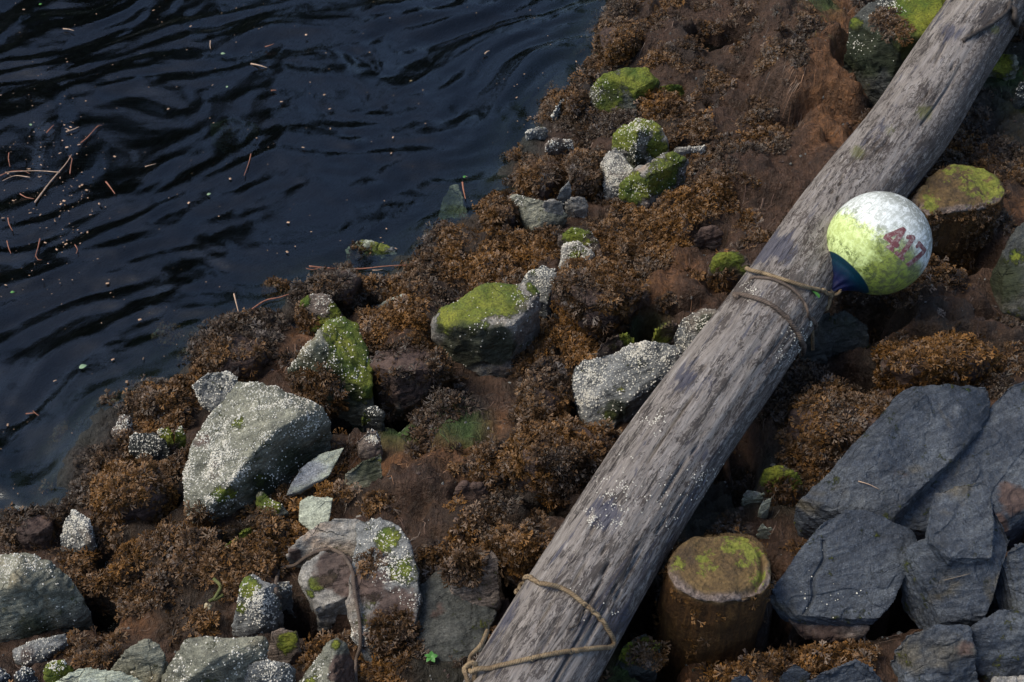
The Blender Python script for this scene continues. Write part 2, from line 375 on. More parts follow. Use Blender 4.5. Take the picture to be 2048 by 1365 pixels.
rock('boulder', 'round rock half covered in bright green moss, topmost of the cluster of three', 'granite', [(1228,272,.14),(1242,250,.2),(1272,234,.23),(1305,238,.23),(1330,262,.2),(1336,290,.14),(1322,318,.04),(1285,332,.0),(1252,312,.03),(1232,292,.06),(1275,262,.27)],
  moss=[(1245,268,26,1.1),(1300,245,22,.9),(1315,300,18,.8),(1262,250,20,.8),(1315,270,14,.6)], barn=330, bb=[(1285,300,40,1.2),(1290,265,40,.4),(1250,260,30,.7)], film=[(1270,322,26,1),(1240,300,20,.6)])
rock('boulder', 'pointed white crusted rock standing left in the cluster of three', 'granite', [(1206,325,.1),(1216,302,.18),(1230,291,.22),(1246,304,.2),(1268,338,.14),(1262,370,.06),(1238,392,.0),(1214,394,.0),(1206,362,.03)], barn=620, bb=[(1235,340,50,1)])
rock('boulder', 'oblong grey rock streaked green, lowest of the cluster of three', 'granite', [(1238,370,.08),(1262,340,.17),(1308,315,.22),(1345,302,.22),(1380,318,.18),(1366,350,.08),(1320,384,.0),(1272,402,.0),(1246,395,.02),(1300,350,.21)],
  moss=[(1265,375,26,1.),(1330,350,32,.75),(1350,320,20,.7),(1295,372,20,.7)], barn=150, bb=[(1265,380,26,1),(1330,360,40,.4)])
rock('boulder', 'grey rock with a green crest where weed meets the upper shoreline', 'green', [(1183,172,.1),(1205,148,.2),(1256,132,.22),(1294,134,.22),(1312,156,.18),(1322,166,.14),(1275,184,.15),(1252,208,.03),(1222,224,0),(1192,216,0),(1180,192,.04)],
  moss=[(1280,150,34,1.2),(1215,160,24,.8),(1215,200,30,.6)], film=[(1215,205,40,.6)], barn=90, bb=[(1195,175,20,1.2),(1190,195,20,1)])
rock('rock', 'small bright green rock tip right of the green crested rock', 'green', [(1318,172,.08),(1340,167,.11),(1364,170,.11),(1372,181,.06),(1345,190,.02),(1322,186,.02)], moss=[(1350,176,30,1.3)])
rock('rock', 'small rock with two white barnacle bands at the water edge', 'brown', [(1092,290,.07),(1108,279,.1),(1143,278,.1),(1147,292,.06),(1122,306,.0),(1098,303,0)], barn=200, bb=[(1138,288,10,1.5),(1108,290,9,1.5)])
rock('rock', 'wet pale rock tip barely breaking the water near the shore', 'grey', [(1052,266,.03),(1078,250,.06),(1096,256,.05),(1078,272,.0),(1058,274,-.02)], barn=60, bb=[(1075,260,30,1)])
rock('rock', 'thin whitish rock upright beside the dark weed at the waterline', 'grey', [(1102,236,.02),(1112,212,.1),(1134,190,.13),(1141,196,.1),(1118,234,0)], barn=160, bb=[(1115,222,30,1)])
rock('rock', 'smooth grey green triangular rock at the edge of the water', 'green', [(1020,393,.1),(1050,391,.13),(1100,410,.1),(1137,430,.05),(1110,452,.0),(1060,462,0),(1046,430,.04)], film=[(1040,400,16,.5)], barn=30, bb=[(1040,395,20,1)])
rock('stone', 'small flat pale stone above the triangular grey green rock', 'granite', [(1085,404,.14),(1098,398,.15),(1122,399,.15),(1131,408,.13),(1106,415,.1)])
rock('stone', 'narrow slanted grey stone pointing up beside small pebbly gap', 'grey', [(1112,397,.1),(1122,380,.15),(1138,362,.17),(1144,378,.14),(1126,400,.08)])
rock('stone', 'speckled dark stone lying between the weed boulder and gravel', 'granite', [(1130,403,.08),(1145,392,.12),(1172,393,.12),(1179,408,.08),(1152,420,.04),(1133,414,.04)])
rock('rock', 'brown rock with pinkish crest at the tip of the shore', 'brown', [(594,630,.05),(600,600,.13),(622,585,.17),(645,586,.17),(668,610,.14),(686,634,.09),(670,652,.02),(620,668,0),(592,655,0)], moss=[(605,600,12,.7),(672,622,14,.8),(640,650,18,.6)], barn=60, bb=[(650,600,20,1)], weed=[(610,640,24,.8)])
rock('rock', 'small black rock with a white barnacle cap near the lower shore', 'dark', [(257,882,.08),(272,866,.12),(308,862,.14),(334,882,.12),(341,905,.04),(305,920,.0),(266,908,0)], barn=330, bb=[(280,880,26,1.2),(315,895,30,.7)])
rock('rock', 'small yellowish rock just right of the black barnacled one', 'brown', [(312,857,.12),(335,850,.15),(346,868,.14),(350,895,.06),(330,893,.05),(316,873,.08)], moss=[(332,868,22,1)], barn=60, bb=[(318,860,14,1)])
rock('rock', 'small upright ochre and green stone beside the barnacled boulder', 'brown', [(344,868,.13),(360,848,.18),(373,870,.13),(371,893,.06),(348,898,.05)], moss=[(358,866,18,1),(365,885,14,.5)], barn=20, bb=[(358,852,10,1)])
rock('rock', 'bluish grey barnacled rock peeping out above the big boulder', 'grey', [(384,772,.1),(408,746,.17),(450,740,.19),(478,752,.18),(470,790,.1),(430,820,.03),(396,806,.02)], barn=430, bb=[(415,790,40,1),(440,745,40,1)])
rock('slate_flake', 'pale smooth flake of slate leaning right of the big boulder', 'pale', [(570,992,.02),(600,934,.10),(638,906,.13),(690,893,.13),(682,910,.12),(664,928,.11),(660,950,.09),(622,968,.06),(592,986,.03)], thin=.02, rough=.003)
rock('slate_flake', 'pale greenish flat stone lying just above the granite boulder', 'pale', [(598,1002,.09),(616,990,.11),(667,993,.11),(662,1030,.08),(656,1052,.07),(622,1064,.05),(597,1042,.06)], thin=.03, rough=.003)
rock('rock', 'small mossy wedge below the right foot of the big boulder', 'green', [(511,1002,.08),(521,988,.12),(562,1010,.1),(578,1026,.06),(560,1046,.02),(530,1050,.02),(520,1030,.05)], moss=[(530,1015,26,.9)], barn=20, bb=[(540,1000,20,1)])
rock('rock', 'thin yellow green rock edge showing through the golden weed', 'green', [(446,1112,.03),(455,1090,.08),(482,1062,.12),(508,1052,.12),(502,1072,.08),(468,1110,.03)], moss=[(475,1075,36,1)])
rock('boulder', 'light granite boulder with a dark rope across it', 'granite', [(570,1118,.05),(590,1082,.14),(640,1042,.2),(688,1031,.22),(724,1040,.2),(742,1080,.16),(742,1115,.06),(690,1128,.05),(630,1120,.05),(590,1135,0)], mud=[(590,1108,24,.6)])
rock('boulder', 'long mud stained boulder with white barnacles along its shoulder', 'grey', [(712,1042,.16),(758,1034,.2),(800,1048,.2),(818,1090,.18),(834,1130,.16),(838,1180,.14),(832,1250,.08),(802,1285,.02),(742,1332,-.02),(722,1310,.02),(704,1255,.08),(694,1205,.1),(722,1150,.14),(736,1105,.16)],
  mud=[(740,1170,46,.8),(790,1220,50,.8),(770,1120,20,.5)], moss=[(775,1080,20,.8),(805,1140,26,.6),(740,1200,20,.4)], barn=600, bb=[(770,1060,50,1),(800,1130,36,1.4),(820,1200,20,.5),(725,1280,26,.8)], weed=[(785,1275,48,1.2),(800,1310,30,1),(735,1130,20,.8)])
rock('boulder', 'tan rock with a brown mud patch and green rim beneath the rope', 'granite', [(598,1160,.08),(605,1128,.13),(645,1100,.18),(700,1108,.18),(720,1150,.15),(716,1186,.12),(684,1200,.07),(657,1216,.05),(630,1220,.05),(612,1200,.05)],
  mud=[(670,1140,40,1.1),(690,1165,30,1.1)], moss=[(635,1168,14,.9),(655,1160,14,.7),(622,1190,10,.6)])
rock('boulder', 'brown block of rock standing left of the log under weed', 'brown', [(890,1140,.18),(918,1112,.24),(984,1098,.26),(999,1118,.24),(1000,1200,.08),(952,1217,.04),(926,1204,.06),(900,1172,.12)], film=[(920,1190,24,.4)], weed=[(930,1125,30,1.2),(905,1150,14,.8)])
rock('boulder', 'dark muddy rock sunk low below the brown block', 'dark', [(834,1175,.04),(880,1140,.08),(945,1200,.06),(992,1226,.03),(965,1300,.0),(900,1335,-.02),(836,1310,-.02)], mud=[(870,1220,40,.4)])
rock('boulder', 'silver grey rock with barnacled top beside the brown tan rock', 'grey', [(464,1255,.03),(478,1212,.12),(488,1172,.18),(506,1154,.2),(552,1163,.2),(558,1196,.15),(546,1232,.08),(512,1266,.03),(490,1277,.0),(468,1268,.0),(528,1180,.22)], moss=[(495,1175,20,1),(482,1215,12,.5)], barn=420, bb=[(510,1200,50,1)], mud=[(480,1262,20,.4)])
rock('rock', 'short grey rock wedged between silver rock and tan rock', 'grey', [(550,1172,.12),(560,1160,.15),(582,1160,.15),(580,1186,.08),(558,1202,.05)], barn=60, bb=[(565,1165,20,1)])
rock('rock', 'rounded brown rock with a vivid green moss spot', 'brown', [(533,1296,.05),(545,1264,.1),(562,1256,.12),(592,1264,.12),(600,1300,.06),(572,1334,0),(542,1326,0)], moss=[(574,1283,16,1.)])
rock('boulder', 'long greenish grey rock with layered face on the bottom edge', 'green', [(324,1350,.05),(340,1320,.12),(375,1281,.2),(420,1273,.22),(529,1277,.22),(531,1318,.16),(486,1345,.14),(480,1400,.0),(330,1400,0),(425,1320,.24)], barn=260, bb=[(420,1330,90,1),(500,1290,50,.7)])
rock('boulder', 'plain rounded grey green rock left of the layered rock', 'green', [(219,1338,.06),(250,1300,.14),(290,1280,.18),(320,1290,.17),(335,1315,.14),(326,1352,.06),(300,1385,.0),(226,1360,0)], barn=14, bb=[(290,1310,60,1)])
rock('boulder', 'pale pinkish rock cut off by the bottom edge', 'pale', [(108,1368,.08),(140,1341,.14),(172,1331,.16),(250,1345,.16),(312,1375,.12),(320,1440,.0),(100,1440,0)], rough=.006)
rock('rock', 'small bright green rock with barnacles above the pale pinkish rock', 'green', [(84,1358,.07),(96,1328,.13),(124,1320,.15),(146,1334,.12),(134,1356,.06),(102,1374,.03)], moss=[(115,1342,32,1.3)], barn=70, bb=[(115,1330,26,1)])
rock('stone', 'small dark stone rimmed with white barnacles at lower left', 'slate', [(28,1350,.06),(45,1333,.1),(64,1335,.1),(70,1354,.05),(38,1370,.02)], barn=110, bb=[(50,1340,30,1)])
rock('stone', 'white speckled stone cut by the left edge near the bottom', 'slate', [(-20,1350,.04),(0,1335,.08),(10,1348,.07),(8,1372,.0),(-20,1380,0)], barn=60, bb=[(2,1350,20,1)])
rock('rock', 'barnacled bluish rock between layered rock and ridged rock', 'grey', [(480,1372,.06),(494,1329,.14),(522,1321,.16),(562,1330,.16),(584,1336,.13),(578,1362,.08),(562,1400,0),(480,1400,0)], barn=170, bb=[(540,1340,40,1)])
rock('boulder', 'ridged brown and green rock rising to a point on the bottom edge', 'green', [(598,1372,.05),(640,1318,.14),(672,1282,.2),(690,1290,.18),(706,1322,.12),(716,1400,.0),(664,1400,.12),(590,1410,0)], mud=[(692,1340,34,1)], moss=[(672,1290,10,.8),(620,1370,16,.5)], barn=60, bb=[(630,1350,30,1)])
rock('boulder', 'large rounded green grey boulder cut by the left edge', 'green', [(-60,1150,.14),(-20,1118,.2),(2,1108,.24),(40,1102,.26),(76,1108,.25),(106,1124,.22),(137,1146,.19),(152,1182,.15),(168,1192,.12),(166,1216,.07),(132,1242,.03),(62,1278,-.02),(0,1282,-.02),(-60,1275,0),(-60,1200,.18),(30,1170,.28)],
  barn=420, bb=[(60,1120,60,1),(0,1140,40,1),(60,1230,60,.5),(130,1220,40,.6)], film=[(70,1270,50,.8)])
rock('rock', 'low barnacled grey rock under the large left boulder', 'grey', [(28,1300,.02),(80,1276,.05),(132,1264,.08),(137,1286,.04),(80,1322,.0),(34,1322,0)], barn=320, bb=[(80,1295,70,1)], mud=[(60,1310,30,.5)])
rock('rock', 'dark rock face thick with barnacles beside the left weed mound', 'grey', [(117,1086,.03),(128,1034,.12),(145,1018,.15),(174,1040,.13),(182,1080,.08),(152,1110,.0),(124,1104,0)], barn=520, bb=[(148,1060,50,1)])
rock('rock', 'small barnacled rock at the water left of the black rock', 'brown', [(226,862,.05),(243,830,.12),(258,834,.12),(252,868,.05),(232,884,0)], barn=140, bb=[(242,855,30,1)])
rock('rock', 'small brown rock with white scab above the pale flake', 'brown', [(713,880,.08),(735,856,.13),(756,860,.13),(766,888,.08),(764,906,.04),(742,924,.01),(719,908,.04)], barn=170, bb=[(744,868,14,2),(752,888,8,1)])
rock('rock', 'flat dull green rock below the brown and white one', 'green', [(690,945,.08),(720,922,.12),(762,905,.13),(768,955,.06),(732,980,.02),(696,976,.02)], film=[(730,945,50,.55)], moss=[(745,915,20,.3)])
rock('rock', 'small rock in the dark hollow beneath the mossy wedge rock', 'dark', [(717,840,.05),(728,818,.1),(752,812,.12),(767,826,.1),(764,850,.03),(738,858,.0)], moss=[(730,842,14,.5)], barn=40, bb=[(745,818,16,1)])
rock('rock', 'white crusted stone in the weed right of the three rocks', 'granite', [(1350,302,.03),(1372,296,.05),(1415,290,.05),(1408,302,.02),(1375,310,0)], barn=160, bb=[(1385,300,40,1)])
rock('rock', 'mud covered rock with yellow moss left of the grey slab top', 'brown', [(1190,700,.08),(1215,672,.15),(1255,662,.16),(1275,680,.12),(1270,705,.06),(1215,722,.03)], moss=[(1260,672,18,1.3),(1225,690,20,.4)], mud=[(1225,690,40,.6)])
rock('rock', 'brown rock with a mossy yellow cap behind the rounded grey rock', 'brown', [(1300,680,.08),(1310,655,.14),(1345,640,.16),(1370,650,.12),(1350,690,.04),(1310,696,.04)], moss=[(1325,662,20,1.2)], mud=[(1345,660,30,.6)])
# --- upper right
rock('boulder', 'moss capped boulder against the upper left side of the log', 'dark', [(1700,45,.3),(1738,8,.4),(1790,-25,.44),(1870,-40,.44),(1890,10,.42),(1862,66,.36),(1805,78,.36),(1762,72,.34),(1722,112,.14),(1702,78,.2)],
  [(1800,50,.32),(1880,-30,.4),(1900,10,.34),(1850,80,.24),(1832,132,.1),(1805,110,.14)], moss=[(1850,20,50,1.2),(1840,90,40,1.1),(1790,60,20,.4),(1710,50,12,.6)], film=[(1730,100,50,1.2),(1820,120,50,1.2)], barn=240, bb=[(1770,5,36,1.2),(1730,90,30,.7)], weed=[(1770,42,22,1.2),(1795,60,20,1)])  # dark stone and film put the shade of its front into the colour
rock('rock', 'small green filmed rock right of the log top', 'green', [(1975,135,.05),(2000,104,.12),(2030,112,.12),(2040,135,.06),(2015,158,.0)], moss=[(2005,130,26,.6)], film=[(2010,125,40,.4)])
rock('rock', 'grey barnacled rock cut by the right edge beneath the log', 'dark', [(2032,190,.05),(2040,165,.12),(2070,150,.15),(2080,210,.0),(2038,208,0)], barn=40, bb=[(2040,185,20,1)])
rock('boulder', 'dark slate boulder with moss streaks cut by the right edge', 'dark', [(1994,560,.04),(2006,505,.16),(2030,455,.22),(2080,420,.26),(2090,640,.04),(2010,620,.0)], moss=[(2030,520,18,.45)], film=[(2010,560,60,.7)])
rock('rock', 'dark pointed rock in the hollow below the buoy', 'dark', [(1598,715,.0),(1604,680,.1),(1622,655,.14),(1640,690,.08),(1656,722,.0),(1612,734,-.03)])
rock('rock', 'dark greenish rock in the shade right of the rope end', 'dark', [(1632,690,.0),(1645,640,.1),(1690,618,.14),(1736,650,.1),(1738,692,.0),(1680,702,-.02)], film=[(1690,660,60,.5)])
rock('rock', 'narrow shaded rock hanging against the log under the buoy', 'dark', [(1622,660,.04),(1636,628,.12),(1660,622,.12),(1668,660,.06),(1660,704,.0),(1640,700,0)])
# --- slate pile, lower right
rock('slate_slab', 'largest blue grey slate slab with a straight bevelled left edge', 'slate',
  [(1588,1018,.10),(1592,1000,.14),(1700,893,.22),(1808,776,.26),(1835,769,.28),(1908,780,.29),(1976,766,.30),(1988,790,.28),(1986,832,.24),(1930,892,.24),(1862,962,.22),(1800,1018,.18),(1770,1062,.12),(1600,1056,.04),(1850,790,.31),(1735,905,.27),(1640,1010,.17)], rough=.005, strata=1, mud=[(1800,960,50,.35)])
rock('slate_slab', 'dark rust edged slate slab cut by the right edge', 'slate',
  [(1992,830,.16),(2003,790,.22),(2014,768,.24),(2060,748,.26),(2110,740,.26),(2110,1000,.12),(2048,1010,.08),(2010,1070,.02),(1990,1050,.06),(1940,1020,.1),(1860,1030,.08),(1800,1060,.05),(1790,1030,.08),(1862,958,.14),(1950,860,.18)], rough=.006, strata=1, mud=[(2030,1000,40,.8),(1990,1050,30,.8)])
rock('slate_slab', 'dark blue slate slab with one long crack, beside the stump', 'slate',
  [(1538,1206,.08),(1542,1180,.13),(1590,1110,.2),(1640,1045,.26),(1690,1019,.28),(1735,1018,.28),(1792,1045,.26),(1832,1062,.24),(1836,1090,.22),(1804,1150,.18),(1790,1205,.14),(1762,1237,.11),(1700,1242,.1),(1640,1228,.1),(1592,1230,.09),(1548,1216,.07)], rough=.004, strata=1, thin=.09, barn=12, bb=[(1660,1200,60,1)])
rock('slate_slab', 'thin brownish layer jutting out beneath the cracked slab', 'brown', [(1580,1236,.02),(1600,1228,.04),(1742,1250,.04),(1738,1262,.02),(1700,1276,.0),(1640,1272,.0),(1600,1258,0)], thin=.04, mud=[(1650,1255,90,.6)])
rock('slate_slab', 'stepped blue grey slate slab standing tall in the pile', 'slate',
  [(1806,1120,.2),(1812,1092,.27),(1848,1078,.31),(1872,1080,.33),(1990,1000,.36),(2026,1080,.3),(2000,1125,.28),(1992,1200,.22),(1976,1232,.18),(1882,1246,.12),(1858,1222,.1),(1814,1168,.12)],
  [(1850,1080,.33),(1856,1030,.36),(1868,985,.38),(1932,980,.4),(1956,958,.42),(1978,966,.41),(1992,1000,.4),(1996,1045,.38),(1990,1120,.32),(1900,1120,.33)], rough=.005, strata=1, thin=.14, moss=[(1818,1130,10,.4)])
rock('slate_slab', 'grey slate block cut by the right edge beside the stepped slab', 'slate', [(2000,1130,.22),(2012,1100,.27),(2032,1084,.3),(2080,1075,.3),(2090,1280,.1),(2052,1290,.08),(2012,1210,.12),(2004,1165,.16)], rough=.006, strata=1)
rock('slate_slab', 'dark rounded slate block in the lower right corner', 'slate', [(1938,1300,.06),(1948,1252,.15),(1998,1214,.2),(2032,1218,.21),(2080,1250,.2),(2090,1380,.0),(2000,1366,.0),(1952,1340,.02)], rough=.01)
rock('slate_slab', 'veined slate block below the stepped slab', 'slate', [(1784,1300,.08),(1810,1270,.14),(1868,1250,.18),(1938,1254,.18),(1950,1300,.14),(1962,1400,.0),(1812,1400,.0),(1790,1345,.03)], rough=.008, strata=1, mud=[(1930,1300,26,.5)])
rock('slate_slab', 'small pointed slate slab on the bottom edge below the crack', 'slate', [(1604,1372,.07),(1640,1345,.12),(1712,1314,.16),(1742,1330,.15),(1790,1386,.08),(1780,1430,.0),(1604,1430,.0)], rough=.006, strata=1)
rock('rock', 'little slate chip left of the small pointed slab', 'slate', [(1560,1350,.08),(1590,1325,.13),(1622,1346,.1),(1612,1385,.02),(1556,1390,.0)], rough=.004)
rock('rock', 'tiny slate corner on the bottom edge below the stump', 'slate', [(1448,1376,.05),(1470,1352,.09),(1494,1348,.09),(1522,1376,.04),(1510,1400,.0),(1450,1400,.0)], rough=.004)
rock('rock', 'pinkish stone in the very corner beneath the slate pile', 'granite', [(1968,1380,.04),(1990,1358,.08),(2080,1352,.1),(2090,1420,.0),(1970,1420,.0)])
rock('stone', 'small pale stone in gravel below the log right side', 'pale', [(1484,990,.03),(1496,979,.06),(1522,980,.06),(1530,988,.04),(1508,998,.01)], rough=.003)
rock('stone', 'slim grey green stone chip right of the small pale stone', 'pale', [(1516,1022,.03),(1524,1000,.07),(1544,994,.07),(1540,1016,.03),(1524,1030,.01)], rough=.003)
rock('stone', 'pale stone chip lying behind the near stump', 'pale', [(1514,1058,.05),(1524,1046,.08),(1548,1056,.06),(1534,1066,.03)], rough=.003)
rock('stone', 'tiny greenish pebble wedged between two big slate slabs', 'green', [(1984,822,.2),(1990,808,.23),(2000,812,.22),(1996,828,.19)], rough=.003)
rock('rock', 'low stone under yellow green moss left of the largest slate slab', 'brown', [(1520,968,.06),(1535,942,.11),(1570,936,.13),(1602,950,.11),(1612,975,.06),(1580,992,.02),(1535,990,.02)], moss=[(1545,955,24,.8),(1585,962,22,.8)], weed=[(1565,980,22,.8)])
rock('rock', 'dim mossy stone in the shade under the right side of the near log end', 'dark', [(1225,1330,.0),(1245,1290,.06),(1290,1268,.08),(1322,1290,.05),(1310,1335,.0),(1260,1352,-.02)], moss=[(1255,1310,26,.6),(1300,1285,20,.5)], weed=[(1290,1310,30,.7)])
rock('rock', 'small muddy brown stone in the bare mud above the mossy rope boulder', 'brown', [(1388,470,.03),(1402,455,.06),(1432,452,.07),(1446,466,.04),(1420,478,.01)], mud=[(1415,465,40,.7)])
rock('rock', 'half buried brown stone under the golden weed in mid mud', 'brown', [(905,985,.03),(925,968,.07),(962,966,.08),(975,984,.04),(940,1000,.0)], mud=[(940,982,50,.8)])
# --- under water
rock('submerged_rock', 'pale yellow green rock just breaking the water surface', 'pale', [(690,500,-.03),(712,482,.03),(728,478,.035),(786,492,.03),(796,508,.0),(760,520,-.05),(700,514,-.05)], moss=[(740,495,60,.34)], weed=[(725,506,16,.5)], lvl=0)
rock('submerged_rock', 'sunken grey slab with a pointed top under clear water', 'green', [(868,470,-.14),(886,400,-.07),(904,372,.0),(916,370,.005),(930,410,-.04),(948,474,-.07),(925,500,-.14),(880,500,-.2)], lvl=0, film=[(900,400,26,.6)])
rock('submerged_rock', 'sunken rock with pale specks off the lower left shore', 'grey', [(100,900,-.12),(125,862,-.08),(175,852,-.07),(205,880,-.06),(190,915,-.1),(140,930,-.14)], barn=160, bb=[(160,885,60,1)], lvl=0, weed=[(150,880,44,.6)])
rock('submerged_rock', 'small olive rock under water left of the shore tip', 'green', [(305,668,-.08),(325,650,-.05),(350,662,-.05),(352,690,-.08),(320,694,-.12)], weed=[(330,672,26,1)], lvl=0)
rock('submerged_rock', 'small green weeded stone under water by the red twigs', 'green', [(532,580,-.03),(545,562,.0),(578,572,.0),(575,592,-.04),(545,592,-.05)], weed=[(555,577,26,1.2)], moss=[(555,575,30,.4)], lvl=0)
rock('submerged_rock', 'dim greenish rock deep under the middle of the water', 'green', [(420,290,-.3),(470,250,-.22),(520,265,-.22),(515,300,-.26),(460,312,-.3)], weed=[(480,270,40,.8)], lvl=0)
# weed-covered boulders, described by ellipse
def dome(label, u, v, ru, rv, h, kind='dark', weed=1., gold=.6, **kw):
    pts = []
    r = random.Random(int(u*7+v))
    for i in range(11):
        a = i/11*2*math.pi + r.uniform(-.2, .2); q = r.uniform(.88, 1.05)
        lowr = math.sin(a) > 0
        pts.append((u+ru*q*math.cos(a), v+rv*q*math.sin(a), h*(.35 if lowr else .75)*r.uniform(.7, 1.2)))
    for i in range(6):
        a = i/6*2*math.pi + r.uniform(-.4, .4)
        pts.append((u+ru*.55*math.cos(a), v+rv*.45*math.sin(a)-rv*.1, h*r.uniform(.9, 1.1)))
    kw.setdefault('mud', [(u, v, max(ru, rv)*1.3, .8)])
    rock('weedy_boulder', label, kind, pts, allweed=weed, gold=gold, thin=.22, **kw)
dome('domed boulder thatched with brown rockweed above a black gap', 1195, 588, 98, 66, .26, gold=.6, weed=1.1)
dome('big golden weed mound at the water left of the barnacled boulder', 262, 982, 84, 56, .19, gold=.85, weed=1.1)
dome('brown weed draped boulder beside the pointed white rock', 1168, 350, 36, 44, .13, gold=.6, weed=.9)
dome('low red brown weed boulder at the waterline below the banded rock', 1082, 355, 50, 38, .12, gold=.6, weed=.7)
dome('dark olive weed clump on a rock where twigs lie in the water', 672, 572, 52, 30, .16, gold=.2, weed=1.1)
dome('dark weed boulder reaching into the water above the bluish rock', 478, 712, 70, 46, .16, gold=.35, weed=1.1)
dome('dark bristling weed rock left of the green crested rock', 1146, 205, 30, 30, .10, gold=.3, weed=1.1)
dome('weed topped rock left of the triangular grey green rock', 1000, 425, 42, 32, .12, gold=.35, weed=1.)
dome('rounded boulder with reddish weed in the upper shallows', 1238, 78, 48, 44, .16, gold=.5, weed=.7)
dome('grey tipped weed boulder left of the barnacled slab', 1090, 800, 50, 74, .16, gold=.45, weed=1.1)
dome('wide weed blanketed boulder hugging the log left side', 1115, 915, 110, 66, .18, gold=.45, weed=.9)
dome('weed fringed ledge above the black gap beside the log', 1060, 1085, 80, 36, .2, gold=.45, weed=1.1)
dome('brown weed and mud hump right of the wedge rock', 815, 735, 84, 42, .2, gold=.4, weed=.6)
dome('weed patch over the rock right of the green crested rock', 1322, 212, 44, 26, .09, gold=.8, weed=1.)
dome('dull red weed boulder between the log and the large slate slab', 1690, 850, 130, 70, .16, gold=.35, weed=1.)
dome('rusty weed hump behind the largest slate slab', 1880, 720, 130, 46, .16, gold=.7, weed=.8)
dome('dark weedy rock at the far left waterline', 62, 1058, 58, 34, .12, gold=.3, weed=.9)
dome('golden weed knoll on the shore above the black barnacled rock', 310, 805, 56, 30, .08, gold=.6, weed=1.)

def hull_mesh(hulls, kw):
    lvl = kw.get('lvl')
    bm = bmesh.new(); allp = []
    cu = np.mean([p[0] for h in hulls for p in h]); cv = max(p[1] for h in hulls for p in h)*.6 + .4*np.mean([p[1] for h in hulls for p in h])
    z0 = 0. if lvl is not None else float(G(cu, cv)[2])
    thin = kw.get('thin')
    for h in hulls:
        P = np.array([onplane(u, v, z0+hh) for u, v, hh in h])
        c = P.mean(0); low = P.copy()
        if thin is None:
            low[:, :2] = c[:2] + (P[:, :2]-c[:2])*.92; low[:, 2] = z0 - .18
            low[:, 1] += .03
        else:
            low[:, :2] = c[:2] + (P[:, :2]-c[:2])*.84; low[:, 2] -= thin
        vs = [bm.verts.new(p) for p in np.vstack([P, low])]
        r = bmesh.ops.convex_hull(bm, input=vs)
        junk = [g for g in r['geom_interior'] if isinstance(g, bmesh.types.BMVert)]
        bmesh.ops.delete(bm, geom=junk, context='VERTS')
    return bm
# ------------------------------------------------------------------ ground sheet
def axis(a, b, st, far):
    m = np.arange(a, b+1e-6, st); g = st*1.25**np.arange(1, 60); c = np.cumsum(g); c = c[c < far]
    return np.concatenate([a-c[::-1], m, b+c])
FOOT = []
for (name, label, kind, hulls, kw) in RL:
    if kw.get('lvl') is not None: continue
    cu = np.mean([p[0] for h in hulls for p in h]); cv = max(p[1] for h in hulls for p in h)*.6 + .4*np.mean([p[1] for h in hulls for p in h])
    z0 = float(G(cu, cv)[2]); P = np.array([onplane(u, v, z0+hh)[:2] for h in hulls for u, v, hh in h]); c = P.mean(0)
    ang = np.linspace(-np.pi, np.pi, 48, endpoint=False); dr = np.stack([np.cos(ang), np.sin(ang)], 1)
    # support of the convex hull along each direction
    rad = ((P-c)@dr.T).max(0); FOOT.append((c, np.maximum(rad, .02), ang, z0, name == 'weedy_boulder'))
gx = axis(-2.35, 3.7, .0125, 150); gy = axis(2.2, 8.6, .0135, 150)
X, Y = np.meshgrid(gx, gy); nx, ny = len(gx), len(gy)
gz, gu, gv, gW = ground_h(X.ravel(), Y.ravel())
GZ = gz.reshape(ny, nx)
V = np.stack([X.ravel(), Y.ravel(), gz], 1)
ii = (np.arange(ny-1)[:, None]*nx + np.arange(nx-1)[None]).ravel()
Fq = np.stack([ii, ii+1, ii+nx+1, ii+nx], 1)
ground = mesh_np('ground', V, Fq, MG); tag(ground, 'muddy brown tidal bank sloping down into the water', kind='structure')
wu = gu + 36*fbm(V, 4.1, 3, 21); wv = gv + 36*fbm(V, 4.1, 3, 27)
cov = samp(A_C, wu, wv); red = cov[:, 0]
sea = sm(-.3, .0, gz)[:, None]; cov = cov*sea + np.array([.016, .015, .011])*(1-sea)
set_attr(ground.data, 'cover', cov)
set_attr(ground.data, 'hair', sm(.07, .13, red), 'FLOAT')
def gheight(x, y):
    i = np.clip(np.searchsorted(gx, x)-1, 0, nx-2); j = np.clip(np.searchsorted(gy, y)-1, 0, ny-2)
    a = (x-gx[i])/(gx[i+1]-gx[i]); b = (y-gy[j])/(gy[j+1]-gy[j])
    z = (GZ[j, i]*(1-a)+GZ[j, i+1]*a)*(1-b) + (GZ[j+1, i]*(1-a)+GZ[j+1, i+1]*a)*b
    dx = (GZ[j, i+1]-GZ[j, i])/(gx[i+1]-gx[i]); dy = (GZ[j+1, i]-GZ[j, i])/(gy[j+1]-gy[j])
    n = np.stack([-dx, -dy, np.ones_like(dx)], 1); n /= np.linalg.norm(n, axis=1)[:, None]
    return z, n

